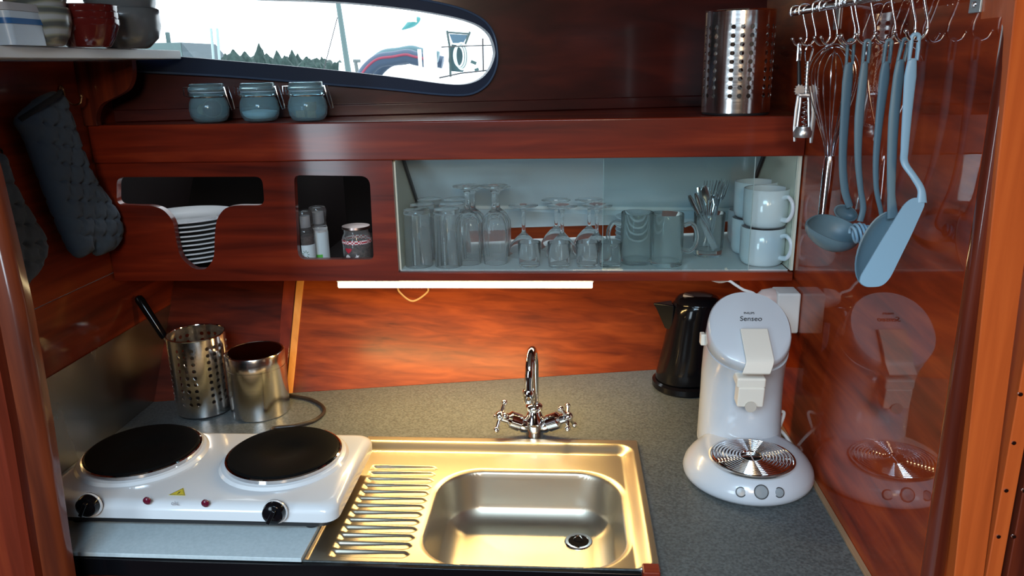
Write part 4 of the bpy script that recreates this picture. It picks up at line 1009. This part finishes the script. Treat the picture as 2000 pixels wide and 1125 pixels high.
pb = thing('plastic_box', (x1 - .05, 1.02, SZ), 'pale blue and white plastic box at the left edge of the shelf', 'box')
build('tub', MB().loft([rrect(x1 - .088, x1 - .002, .985, 1.055, .008, SZ), rrect(x1 - .090, x1 - .004, .983, 1.057, .010, SZ + .042)]), bxm, parent=pb)
build('blue_band', MB().loft([rrect(x1 - .0895, x1 - .0022, .9825, 1.0575, .009, SZ + .026), rrect(x1 - .0902, x1 - .0030, .9822, 1.0578, .010, SZ + .033)]), pbsdf('blue_print', (.03, .14, .38), .4), parent=pb, label='blue printed band')
build('lid', MB().loft([rrect(x1 - .093, x1 - .003, .980, 1.060, .011, SZ + .0422), rrect(x1 - .091, x1 - .006, .982, 1.058, .011, SZ + .052)]), pbsdf('grey_lid', (.40, .44, .50), .4), parent=pb, label='grey lid')

# ================================================================ OVEN MITTS
def mitt_mb(px_outline, xplane, T, wdt, seed=0):
    pts = smooth_path([at(0, xplane, *p) for p in px_outline], 5, True); L = [(p.y, p.z) for p in pts]
    def dist(x, y):
        best = 9
        for i in range(len(L)):
            a, b = L[i - 1], L[i]; dx, dy = b[0] - a[0], b[1] - a[1]; t = max(0, min(1, ((x - a[0]) * dx + (y - a[1]) * dy) / (dx * dx + dy * dy + 1e-12)))
            best = min(best, math.hypot(x - a[0] - dx * t, y - a[1] - dy * t))
        return best
    P = [V(p) for p in L]; E_ = [(i, (i + 1) % len(L)) for i in range(len(L))]
    x0, x1_ = min(p[0] for p in L), max(p[0] for p in L); y0, y1_ = min(p[1] for p in L), max(p[1] for p in L)
    st = .0055; yy = y0
    while yy < y1_:
        xx = x0
        while xx < x1_:
            if inside(xx, yy, L) and dist(xx, yy) > .0022: P.append(V((xx, yy)))
            xx += st
        yy += st
    vv, ee, ff, *_ = geometry.delaunay_2d_cdt(P, E_, [], 1, 1e-7)
    top, bot = [], []
    for v in vv:
        d = dist(v.x, v.y); s = min(d / wdt, 1); h = T * math.sqrt(max(0, 1 - (1 - s) ** 2))
        if h > .004:
            q1 = abs(((v.y + .22 * v.x) / .030 + seed) % 1 - .5) * 2; q2 = abs(((v.x - .35 * v.y) / .036) % 1 - .5) * 2
            h *= 1 - .34 * max(0, 1 - q1 / .22) - .20 * max(0, 1 - q2 / .22)
        top.append(V((xplane + h, v.x, v.y))); bot.append(V((xplane - h * .7, v.x, v.y)))
    n = len(vv); m = MB(); m.add(top + bot, [tuple(f) for f in ff] + [tuple(i + n for i in reversed(f)) for f in ff])
    return m, pts
mt = thing('oven_mitt', at(0, -.838, 100, 200), 'quilted dark blue-grey oven mitt hanging from the brass hook', 'oven mitt', 'oven mitts on the left bulkhead')
mm, _o = mitt_mb([(112, 181), (130, 226), (152, 290), (176, 345), (213, 398), (227, 432), (229, 464), (214, 490), (190, 500), (179, 492), (172, 476), (173, 495), (157, 504), (142, 497), (124, 462), (100, 405), (70, 325), (47, 265), (30, 235), (60, 200), (85, 184)], -.838, .024, .030)
build('mitt', mm, M_MITT, parent=mt, smooth=70)
cf = [at(0, -.838, *p) + V((dx, 0, 0)) for p, dx in (((112, 181), .004), ((88, 186), .022), ((60, 202), .024), ((32, 234), .006))]
build('cuff_binding', MB().tube(smooth_path(cf, 6), .0042, n=10), M_MITTD, parent=mt, label='dark cuff binding')
build('hanging_loop', MB().tube(smooth_path([at(0, -.838, 112, 184), at(0, -.842, 120, 176), at(0, -.842, 124, 190), at(0, -.838, 116, 194)], 5), .0018, n=8), M_MITTD, parent=mt)
m2 = thing('oven_mitt', at(0, -.838, 20, 360), 'second dark blue-grey mitt at the left edge, half behind the wooden post', 'oven mitt', 'oven mitts on the left bulkhead')
mm2, _ = mitt_mb([(0, 300), (14, 345), (34, 385), (60, 428), (79, 462), (82, 490), (74, 520), (52, 552), (30, 568), (0, 560), (-40, 500), (-70, 400), (-60, 330), (-30, 300)], -.838, .024, .030, .4)
build('mitt', mm2, M_MITT, parent=m2, smooth=70)
build('hanging_loop', MB().tube(smooth_path([at(0, -.838, -8, 312), at(0, -.85, -6, 290), at(0, -.85, 4, 296), at(0, -.838, 0, 312)], 5), .0018, n=8), M_MITTD, parent=m2)
hk = thing('coat_hook', (XL + .003, 1.318, 1.53), 'small brass hook on the left bulkhead holding the oven mitt', 'hook')
hp0 = V((XL + .0035, 1.318, 1.535))
brass = pbsdf('old_brass', (.55, .38, .22), .25, metal=1)
build('back_plate', MB().lathe([(0, 0), (.008, 0), (.0085, .0015), (.006, .003), (0, .0032)], hp0, 24, M=Matrix.Rotation(math.pi / 2, 3, 'Y'), sx=1.5), brass, parent=hk)
build('hook_arm', MB().tube(smooth_path([hp0 + V((.003, 0, .004)), hp0 + V((.006, 0, -.010)), hp0 + V((.016, 0, -.020)), hp0 + V((.029, 0, -.018)), hp0 + V((.034, 0, -.008))], 6), .0017, n=10), brass, parent=hk)
build('hook_tip', MB().sphere(hp0 + V((.034, 0, -.006)), .0030, 12), brass, parent=hk)

# ================================================================ UTENSIL RAIL
RX, RZ = .345, 1.6345
rl = thing('utensil_rail', (RX, 1.05, RZ), 'steel utensil rail on the right bulkhead carrying a row of hooks', 'rail')
build('rod', MB().tube([V((RX, 1.292, RZ + .002)), V((RX, .79, RZ - .002))], .0058, n=20), M_WIRE, parent=rl)
build('rod_cap', MB().tube([V((RX, 1.290, RZ + .002)), V((RX, 1.2955, RZ + .002))], .0068, n=20), M_CHROME, parent=rl)
for y in (.850, 1.270):
    p = build('bracket', MB().box(XR - .003, XR - .0003, y - .011, y + .011, 1.609, 1.662), pbsdf('grey_bracket_%d' % (y * 100), (.35, .40, .42), .3, metal=.6), parent=rl, bevel=.0008, label='grey wall bracket')
    build('bracket_arm', MB().tube([V((XR - .002, y, RZ + .012)), V((RX + .004, y, RZ + .002))], .0035, n=10), M_WIRE, parent=p)
    build('bracket_screw', MB().lathe([(0, 0), (.0035, 0), (.003, .0014), (0, .0018)], (XR - .003, y, 1.617), 14, M=Matrix.Rotation(-math.pi / 2, 3, 'Y')), M_WIRE, parent=p)
hooks_px = [1553, 1572, 1599, 1609, 1646, 1653, 1684, 1722, 1760, 1783]
def rod_y(px): return at(0, RX, px, 22 - (px - 1553) * .17).y
HYS = [rod_y(p) for p in hooks_px]; HYS[0] = 1.278; HYS[3] = HYS[2] - .030; HYS[5] = HYS[4] - .014
def hook_mb():
    pts = [V((-.0070, 0, -.0062)), V((-.0088, 0, 0)), V((-.0065, 0, .0070)), V((0, 0, .0088)), V((.0070, 0, .0062)), V((.0098, 0, -.001)), V((.0145, 0, -.018)), V((.0185, 0, -.032)), V((.0180, 0, -.042)), V((.0110, 0, -.0495)), V((.0025, 0, -.0475)), V((-.0020, 0, -.040))]
    return MB().tube(smooth_path(pts, 5), .0017, n=10).sphere(V((-.0022, 0, -.0395)), .0026, 10)
what = ['farthest steel S-hook on the rail, holding the dark peeler', 'S-hook carrying the corkscrew', 'empty S-hook between the corkscrew and the whisk', 'S-hook carrying the wire whisk', 'S-hook carrying the farthest grey nylon server',
        'empty S-hook beside the ladle hook', 'S-hook carrying the grey soup ladle', 'S-hook carrying the spiral masher', 'S-hook carrying the big grey spoon', 'nearest S-hook on the rail, carrying the turner']
h0 = None
for i, y in enumerate(HYS):
    if h0 is None:
        h0 = build('utensil_hook', hook_mb(), M_CHROME, base=(0, 0, 0), smooth=70); o = h0
    else: o = h0.copy(); C.objects.link(o)
    o.location = (RX, y, RZ + .002 - .004 * (1.292 - y) / .5); tag(o, what[i], 'hook', 'S-hooks on the utensil rail')
def hang(y): return V((RX + .0110, y, RZ - .0495 + .0019))
def strap(pts, y, ws, th=.0022, dy=None):
    P = []
    for i, (px, py) in enumerate(pts):
        yy = y + (dy[i] if dy else 0); P.append(at(1, yy, px, py))
    n_ = 6; SP = smooth_path(P, n_); W = []
    for i in range(len(SP)):
        f = i / n_; k = min(int(f), len(ws) - 2); W.append(lerp(ws[k], ws[k + 1], f - k) * y / F_PX / 2)
    return MB().tube(SP, W, n=14, ry=th, side=(1, 0, 0))
def loop(y, p0, p1, w):
    """the slotted top of a nylon handle: a long narrow ring threaded on its hook"""
    a = at(1, y, *p0); b = at(1, y, *p1); t = (a - b).normalized(); s = V((1, 0, 0)); s = (s - t * s.dot(t)).normalized(); W = w * y / F_PX / 2; pts = []
    for k in range(11): q = math.pi * k / 10; pts.append(a + s * W * math.cos(q) + t * W * math.sin(q))
    pts += [lerp(a, b, .5) - s * W, b - s * W, b + s * W, lerp(a, b, .5) + s * W]
    return MB().tube(pts, .0022, n=10, closed=True)
def shell(c, A, B, N, a, b, depth, th=.0018, n=32, m=10, lip=None):
    """open bowl: rim ellipse with half-axes a along A and b along B, bulging along N"""
    A, B, N = V(A).normalized(), V(B).normalized(), V(N).normalized(); rows = []
    for side_, off in ((1, 0), (-1, th)):
        for i in range(m + 1):
            q = i / m if side_ == 1 else 1 - i / m; q = math.sin(q * math.pi / 2) if True else q
            R = max(q, .001); h = depth * math.sqrt(max(0, 1 - R * R)); ring = []
            for k in range(n):
                t = 2 * math.pi * k / n; e = 1.0
                if lip: e = 1 + lip * max(0, math.cos(t)) ** 5 * R ** 3
                ring.append(V(c) + A * ((a - off) * R * math.cos(t) * e) + B * ((b - off) * R * math.sin(t)) + N * (h - off * .8 * (1 if R < .98 else .0)))
            rows.append(ring)
    return MB().loft(rows)
# dark peeler
y = HYS[0]
o = thing('vegetable_peeler', hang(y), 'slim dark peeler hanging from the farthest hook', 'peeler', None)
build('handle', strap([(1560, 118), (1561, 160), (1560, 215)], y, [5, 8, 6]), M_BLACKM, parent=o)
build('loop', loop(y, (1562, 88), (1560, 118), 5), M_WIRE, parent=o)
build('blade', strap([(1559, 215), (1558, 240), (1557, 262)], y, [5, 6, 3], .0008), M_WIRE, parent=o)
# corkscrew
y = HYS[1]; U = lambda px, py, dy=0: at(1, y + dy, px, py)
cs = thing('corkscrew', hang(y), 'silver winged corkscrew hanging upside down from its hook', 'corkscrew')
alu = pbsdf('cast_aluminium', (.62, .62, .62), .32, metal=.9)
build('bell', MB().lathe([(.0075, .000), (.0125, .000), (.0135, .003), (.0135, .009), (.0120, .012), (.0110, .016), (.0075, .016)], U(1567, 268), 28, caps=False), alu, parent=cs)
build('frame', MB().tube([U(1556, 256), U(1563, 200), U(1564, 184)], .0022, n=8).tube([U(1580, 256), U(1579, 200), U(1578, 184)], .0022, n=8).tube([U(1560, 186), U(1582, 186)], .0040, n=10), alu, parent=cs)
wm = MB(); a_, b2 = U(1569, 252), U(1573, 196)
wm.tube([lerp(a_, b2, t / 60) + V((.0032 * math.cos(t * .63), .0032 * math.sin(t * .63), 0)) for t in range(61)], .0011, n=7)
build('worm', wm, M_CHROME, parent=cs)
rk = MB(); p0, p1 = U(1574, 186), U(1578, 120); rk.tube([p0, p1], .0024, n=10)
for k in range(9): q = lerp(p0, p1, (k + .5) / 9); rk.lathe([(.0024, -.0011), (.0040, -.0004), (.0040, .0004), (.0024, .0011)], q, 12)
build('toothed_shaft', rk, alu, parent=cs)
gr = MB()
for px in (1562, 1588):
    c_ = U(px, 176); R = []
    for k in range(24):
        a = 2 * math.pi * k / 24; r = .0088 if k % 2 else .0066; R.append((r * math.cos(a), r * math.sin(a)))
    gr.plate(R, [], c_ + V((0, -.002, 0)), (1, 0, 0), (0, 0, 1), (0, 1, 0), .004)
build('gear', gr, alu, parent=cs)
build('wing', MB().tube([U(1588, 180, -.004), U(1590, 220, -.004), U(1586, 255, -.004), U(1584, 279, -.004)], [.004, .0042, .0038, .0025], n=10, ry=.0018, side=(1, 0, 0)), alu, parent=cs)
build('wing', MB().tube([U(1562, 180, .004), U(1556, 215, .004), U(1552, 250, .004), U(1552, 276, .004)], [.004, .0036, .003, .002], n=10, ry=.0018, side=(1, 0, 0)), alu, parent=cs)
hnd = hang(y); build('handle_ring', MB().tube(smooth_path([U(1574, 120), U(1573, 104), hnd + V((-.004, 0, -.004)), hnd + V((0, 0, .0009)), hnd + V((.005, 0, -.004)), U(1586, 104), U(1581, 120)], 6), .0016, n=8), M_CHROME, parent=cs)
# whisk
y = HYS[3]
wk = thing('wire_whisk', hang(y), 'steel balloon whisk hanging with its handle down', 'whisk')
b0 = at(1, y, 1620, 310); top = at(1, y, 1631, 86); axd = (top - b0); Lw = axd.length; axd.normalize(); s1 = V((1, 0, 0)); s1 = (s1 - axd * s1.dot(axd)).normalized(); s2_ = axd.cross(s1)
for k in range(6):
    a = math.pi * k / 6 + .12; dr_ = s1 * math.cos(a) + s2_ * math.sin(a); R = .036 * (1 - .04 * k); H = Lw * (1 - .025 * (k % 4)); P = []
    for t, r in ((0, .16), (.15, .26), (.35, .55), (.55, .84), (.72, .99), (.86, .88), (.96, .50), (1.0, 0)): P.append(b0 + axd * (H * t) + dr_ * (R * r))
    for t, r in ((.96, .50), (.86, .88), (.72, .99), (.55, .84), (.35, .55), (.15, .26), (0, .16)): P.append(b0 + axd * (H * t) - dr_ * (R * r))
    build('wire_loop', MB().tube(smooth_path(P, 4), .00085, n=7), M_WIRE, parent=wk)
hb = at(1, y, 1607, 428)
build('handle', MB().tube([b0 + axd * .004, b0 - axd * .002, lerp(b0, hb, .5), lerp(b0, hb, .97), hb], [.0062, .0078, .0078, .0074, .003], n=20), M_WIRE, parent=wk)
# nylon tools
y = HYS[4]
t1 = thing('nylon_server', hang(y), 'grey nylon serving spoon hanging behind the ladle', 'serving spoon', 'grey nylon tools on the rail')
build('loop', loop(y, (1662, 84), (1659, 124), 11), M_NYLON, parent=t1)
build('handle', strap([(1658, 122), (1655, 160), (1650, 230), (1646, 310), (1650, 370), (1660, 404)], y, [14, 19, 17, 15, 15, 13]), M_NYLON, parent=t1)
build('head', shell(at(1, y, 1652, 416), (1, 0, -.35), (.3, .4, .9), (.1, .8, -.45), .017, .011, .010), M_NYLON, parent=t1)
y = HYS[6]
t2 = thing('soup_ladle', hang(y), 'grey nylon soup ladle with pouring lip, hanging second from the left', 'ladle', 'grey nylon tools on the rail')
build('loop', loop(y, (1694, 84), (1690, 122), 9), M_NYLON, parent=t2)
build('handle', strap([(1689, 120), (1685, 160), (1678, 230), (1676, 310), (1681, 370), (1686, 405), (1680, 432)], y, [12, 16, 17, 13, 11, 12, 12]), M_NYLON, parent=t2)
lN = V((-.22, .38, -.90)).normalized(); lA = V((-1, 0, -.30)); lA = (lA - lN * lA.dot(lN)).normalized()
build('bowl', shell(at(1, y - .002, 1634, 446), lA, lN.cross(lA), lN, .0335, .031, .030, lip=.26), M_NYLON, parent=t2, smooth=60)
y = HYS[7]
t3 = thing('spiral_masher', hang(y), 'grey nylon utensil with a spiral head hanging between ladle and big spoon', 'whisk', 'grey nylon tools on the rail')
build('loop', loop(y, (1736, 84), (1731, 122), 10), M_NYLON, parent=t3)
build('handle', strap([(1730, 120), (1727, 155), (1718, 230), (1711, 310), (1712, 370), (1721, 415), (1722, 440), (1706, 452)], y, [13, 19, 15, 12, 10, 9, 8, 7], .0022), M_NYLON, parent=t3)
ca, cb = at(1, y, 1664, 458), at(1, y, 1706, 450); cd = (cb - ca).normalized(); e1 = V((0, 1, 0)); e2 = cd.cross(e1).normalized(); P = []
for k in range(97):
    f = k / 96; r = .0115 * (.55 + .45 * math.sin(math.pi * min(1, f * 1.2 + .12))); a = f * 2 * math.pi * 5.5; P.append(lerp(ca, cb, f) + e1 * r * math.cos(a) + e2 * r * math.sin(a))
build('spiral_head', MB().tube(P, .0017, n=8), M_NYLONL, parent=t3, label='lighter spiral head')
y = HYS[8]
t4 = thing('nylon_spoon', hang(y), 'large grey nylon spoon half covered by the turner', 'spoon', 'grey nylon tools on the rail')
build('loop', loop(y, (1769, 82), (1760, 118), 11), M_NYLON, parent=t4)
build('handle', strap([(1759, 116), (1755, 150), (1746, 230), (1742, 310), (1741, 380), (1744, 425)], y, [14, 20, 20, 18, 15, 22]), M_NYLON, parent=t4)
ctr = at(1, y, 1716, 486); ea = (at(1, y, 1684, 556) - at(1, y, 1748, 418)).normalized(); ea = (ea + V((0, -.12, 0))).normalized(); en = V((.25, 1, .12)); eb = ea.cross(en).normalized(); en = eb.cross(ea)
build('head', shell(ctr, ea, eb, en, .0445, .0215, .011), M_NYLON, parent=t4, smooth=60)
y = HYS[9]
t5 = thing('kitchen_turner', hang(y), 'light blue-grey nylon turner with a long tilted blade, nearest on the rail', 'turner', 'grey nylon tools on the rail')
build('loop', loop(y, (1788, 74), (1783, 116), 13), M_NYLONL, parent=t5)
dyt = [0, 0, 0, 0, 0, -.006, -.010, -.014]
build('handle', strap([(1782, 114), (1778, 150), (1772, 220), (1767, 290), (1767, 318), (1784, 344), (1799, 370), (1800, 396)], y, [15, 22, 18, 15, 14, 13, 14, 20], .0020, dyt), M_NYLONL, parent=t5)
pn = V((.15, -.93, .36)).normalized(); pc = at(1, y - .014, 1800, 392)
bl = [at_plane(pc, pn, *p) for p in [(1786, 384), (1806, 390), (1806, 402), (1780, 460), (1738, 545), (1722, 560), (1692, 561), (1679, 552), (1682, 538), (1722, 470), (1768, 396)]]
bu = V((1, 0, 0)); bu = (bu - pn * bu.dot(pn)).normalized(); bv = pn.cross(bu)
ol_ = rounded([((p - pc).dot(bu), (p - pc).dot(bv)) for p in bl], .006, 4)
build('blade', MB().plate(ol_, [], pc, bu, bv, -pn, .0022), M_NYLONL, parent=t5, smooth=0, bevel=.0006)

# ================================================================ OUTSIDE THE WINDOW
M_PALE = pbsdf('sunlit_concrete', (.78, .80, .80), .8)
struct('ground', MB().box(-90, 40, 2.6, 220, .55, .8), M_PALE, smooth=0)
M_LEAF = speckle('dark_foliage', (.010, .026, .024), (.028, .055, .048), 6, .9)
tr0 = None
tree_px = [(455, 96, .9), (478, 100, .8), (505, 84, .55), (520, 104, .9), (540, 98, .5), (556, 108, .7), (570, 97, .5), (581, 104, .5), (598, 110, .9), (618, 113, .8), (628, 110, .4), (440, 104, .8)]
def tree_mb():
    m = MB(); rnd = random.Random(3); rings = []
    for i in range(12):
        f = i / 11; r = .5 * (math.sin(math.pi * min(1, f * .92 + .12)) ** .7) * (1 - .35 * f) + .02
        rings.append([V((r * (1 + .28 * rnd.uniform(-1, 1)) * math.cos(a), r * (1 + .28 * rnd.uniform(-1, 1)) * math.sin(a), .06 + f * .94 + .03 * rnd.uniform(-1, 1))) for a in [2 * math.pi * k / 18 for k in range(18)]])
    return m.loft(rings)
for i, (px, ty, wd_) in enumerate(tree_px):
    yy = 30 + (i % 4) * 1.6; t_ = at(1, yy, px, ty); h_ = t_.z - .80
    names_ = ['leftmost wide dark tree on the far bank', 'broad tree second along the far bank', 'tall slim tree rising highest above the far bank', 'broad tree right of the tall one', 'slim tree in mid bank', 'round tree right of the mid-bank slim tree', 'slim pointed tree, third quarter of the bank', 'slim tree close to its pointed neighbour', 'broad low tree near the right end of the bank', 'broad low tree at the right end of the bank', 'thin tree beside the mast stay', 'low tree at the left end of the bank']
    if tr0 is None:
        tr0 = thing('distant_tree', (t_.x, yy, .80), names_[i], 'tree', 'dark trees on the far bank')
        m_ = tree_mb(); shift(m_, (t_.x, yy, .80)); build('crown', m_, M_LEAF, parent=tr0); build('trunk', MB().tube([V((t_.x, yy, .80)), V((t_.x, yy, 1.0))], .05, n=8), W_DPOST, parent=tr0); o = tr0
    else: o = copy_tree(tr0, (t_.x, yy, .80), names_[i], i * 1.1)
    o.scale = (wd_ * 1.15, wd_ * 1.15, h_)
hx0, hx1 = at(1, 36, 434, 120).x, at(1, 36, 640, 120).x
hr = []; rnd = random.Random(5)
for zz, ff_ in ((.8, 0), (1.5, .1), (2.0, .3), (2.12, .9)):
    hr.append([V((lerp(hx0, hx1, k / 40), 36 + ff_, zz * (1 if zz < 1.2 else 1 + .06 * rnd.uniform(-1, 1)) - (k / 40) * (.35 if zz > 1.2 else 0))) for k in range(41)])
hg = MB().grid(hr); hg.grid([[p + V((0, 1.5, 0)) for p in r] for r in hr], True)
tag(build('hedge', hg, M_LEAF, base=(hx0, 36, .8)), 'long dark hedge behind the trees on the far bank', 'hedge')
# low building at left
bp0, bp1 = at(1, 40, 285, 118), at(1, 40, 402, 118)
bd = thing('low_building', (bp0.x, 40, .8), 'low grey-green building with a pitched end beyond the water', 'building')
zr = at(1, 40, 300, 84).z
build('wall', MB().box(bp0.x - 3, lerp(bp0.x, bp1.x, .62), 40, 44, .8, zr), pbsdf('grey_green_wall', (.07, .11, .11), .8), parent=bd)
build('roof', MB().add([(lerp(bp0.x, bp1.x, .62) + .02, 40, zr), (bp1.x, 40, 1.35), (lerp(bp0.x, bp1.x, .62) + .02, 40, 1.35), (lerp(bp0.x, bp1.x, .62) + .02, 44, zr), (bp1.x, 44, 1.35), (lerp(bp0.x, bp1.x, .62) + .02, 44, 1.35)], [(0, 1, 2), (3, 5, 4), (0, 3, 4, 1), (1, 4, 5, 2), (2, 5, 3, 0)]), pbsdf('slate_roof', (.05, .07, .08), .8), parent=bd, smooth=0)
build('chimney', MB().box(bp0.x + .7, bp0.x + .85, 41, 41.2, zr, zr + .55), pbsdf('chimney_grey', (.06, .10, .10), .8), parent=bd)
# mast with its stay
ms = thing('boat_mast', (at(1, 8, 681, 150).x, 8, .8), 'tall thin dark mast leaning slightly behind the dinghy', 'mast')
ma, mb_ = at(1, 8, 682, 150), at(1, 8, 655, -30)
build('pole', MB().tube([ma + (ma - mb_).normalized() * .72, ma, mb_ + (mb_ - ma) * 1.0], [.030, .030, .016], n=14), pbsdf('mast_grey_green', (.06, .10, .10), .5), parent=ms)
build('stay_wire', MB().tube([at(1, 8, 630, 145), at(1, 8, 659, 34)], .005, n=6), M_DARK, parent=ms)
for px, t_, b_y, nm in ((412, 55, 90, 'thin distant mast left of the trees'), (424, 55, 96, 'second thin distant mast left of the trees')):
    tag(build('distant_mast', MB().tube([V((at(1, 34, px, b_y).x, 34, .8)), at(1, 34, px, t_)], .06, n=8), pbsdf('far_mast', (.25, .33, .33), .6), base=(at(1, 34, px, b_y).x, 34, .8)), nm, 'mast', 'far masts')
# dinghy with red stripe
yd = 4.2; U = lambda px, py, dy=0: at(1, yd + dy, px, py)
dg = thing('inflatable_dinghy', U(770, 150), 'navy inflatable dinghy with a red stripe lying upturned on the next deck', 'dinghy')
navy = pbsdf('navy_rubber', (.030, .055, .095), .5)
tubp = smooth_path([U(708, 150), U(722, 132), U(742, 118), U(770, 114), U(795, 110), U(812, 114), U(850, 122)], 6)
build('side_tube', MB().tube(tubp, .036, n=18), navy, parent=dg)
build('stripe', MB().tube([p + V((0, -.033, .008)) for p in tubp], .007, n=8), pbsdf('red_stripe', (.22, .03, .06), .5), parent=dg, label='red rubbing stripe')
build('floor', MB().tube([p + V((0, .12, .028)) for p in tubp], .030, n=14), pbsdf('grey_blue_rubber', (.06, .13, .15), .5), parent=dg)
build('side_tube', MB().tube([p + V((0, .26, .0)) for p in tubp], .034, n=14), navy, parent=dg)
M_W = pbsdf('white_gelcoat', (.8, .82, .82), .4)
dk = thing('neighbouring_boat', U(850, 170), 'white deck, coaming and rails of the neighbouring boat', 'boat')
build('deck', MB().box(U(690, 150).x, U(1010, 150).x, 4.0, 5.4, .8, U(850, 152).z), M_W, parent=dk, bevel=.01)
build('coaming', MB().box(U(836, 100).x, U(858, 100).x, 4.05, 4.12, U(850, 152).z, U(850, 56).z), M_W, parent=dk, bevel=.004)
build('rail_post', MB().tube([U(823, 152, -.12), U(819, 96, -.12)], .010, n=12), M_W, parent=dk)
build('toe_rail', MB().tube([U(858, 152, -.2), U(900, 143, -.2), U(965, 136, -.2)], .0035, n=8), M_DARK, parent=dk)
build('guard_wire', MB().tube([U(862, 92, -.15), U(905, 90, -.15), U(968, 88, -.15)], .003, n=8), M_DARK, parent=dk)
build('rail_post', MB().tube([U(944, 140, -.15), U(943, 75, -.15)], .004, n=8), M_DARK, parent=dk)
rp_ = thing('stern_rail', U(895, 150), 'dark folding seat frame hung on the neighbouring boat\'s stern rail', 'rail')
build('panel', MB().add([U(877, 66), U(914, 68), U(904, 84), U(884, 84)] + [p + V((0, .02, 0)) for p in (U(877, 66), U(914, 68), U(904, 84), U(884, 84))], [(0, 1, 2, 3), (7, 6, 5, 4), (0, 4, 5, 1), (1, 5, 6, 2), (2, 6, 7, 3), (3, 7, 4, 0)]), pbsdf('blue_grey_canvas', (.07, .13, .18), .7), parent=rp_, smooth=0)
build('canvas', MB().tube([U(897, 88, .03), U(896, 104, .03), U(894, 122, .03), U(893, 140, .03)], [.040, .052, .050, .030], n=20, ry=.006, side=(1, 0, 0)), pbsdf('teal_canvas', (.045, .09, .10), .8), parent=rp_, label='dark teal canvas')
build('frame', MB().tube([U(873, 60), U(878, 90), U(880, 150)], .006, n=8).tube([U(918, 62), U(908, 88), U(906, 112)], .006, n=8).tube([U(872, 63), U(918, 66)], .005, n=8), pbsdf('dark_tube', (.05, .08, .08), .5), parent=rp_)
ro = MB()
for k in range(7):
    c_ = U(896 + (k % 3) * 3, 110, -.03 - .004 * k); rr_ = .040 + .006 * (k % 3)
    ro.tube([c_ + V((rr_ * .62 * math.cos(a), .004 * math.sin(a * 2), rr_ * 1.25 * math.sin(a))) for a in [2 * math.pi * q / 28 for q in range(28)]], .0050, n=6, closed=True)
tag(build('rope_coil', ro, pbsdf('pale_braid', (.62, .68, .66), .9), base=U(896, 110)), 'coiled rope hanging on the stern rail outside the window', 'rope')
fd = smooth_path([U(785, 58, .6), U(796, 51, .6), U(808, 43, .6), U(821, 35, .6)], 5)
fn = thing('fender', U(800, 48, .6), 'tapered teal fender slung in the air above the dinghy', 'fender')
nfd = len(fd); build('body', MB().tube(fd, [.003 + .021 * max(0, math.sin(math.pi * (i / (nfd - 1)) ** 1.5)) ** .8 for i in range(nfd)], n=14), pbsdf('teal_vinyl', (.04, .20, .20), .4), parent=fn)
build('rope', MB().tube([U(785, 57, .6), U(779, 30, .6), U(765, -60, .6)], .002, n=6), pbsdf('pale_rope', (.7, .74, .74), .8), parent=fn)
br = MB(); 
tag(build('bollard', MB().tube([V((U(698, 142, 1).x, yd + 1, .8)), U(698, 142, 1), U(694, 118, 1)], .012, n=10).tube([U(690, 119, 1), U(704, 119, 1)], .010, n=8), pbsdf('grey_bollard', (.08, .10, .10), .6), base=U(698, 142, 1)), 'small T-shaped grey cleat left of the dinghy', 'cleat')
tag(build('propeller', MB().obox(U(925, 122, -.1), (.030, .006, .016), Matrix.Rotation(.4, 3, 'Y')).obox(U(931, 136, -.1), (.022, .006, .014), Matrix.Rotation(-.3, 3, 'Y')), pbsdf('dark_green_metal', (.05, .10, .10), .5), base=U(925, 125)), 'dark outboard propeller at the right end of the window view', 'propeller')
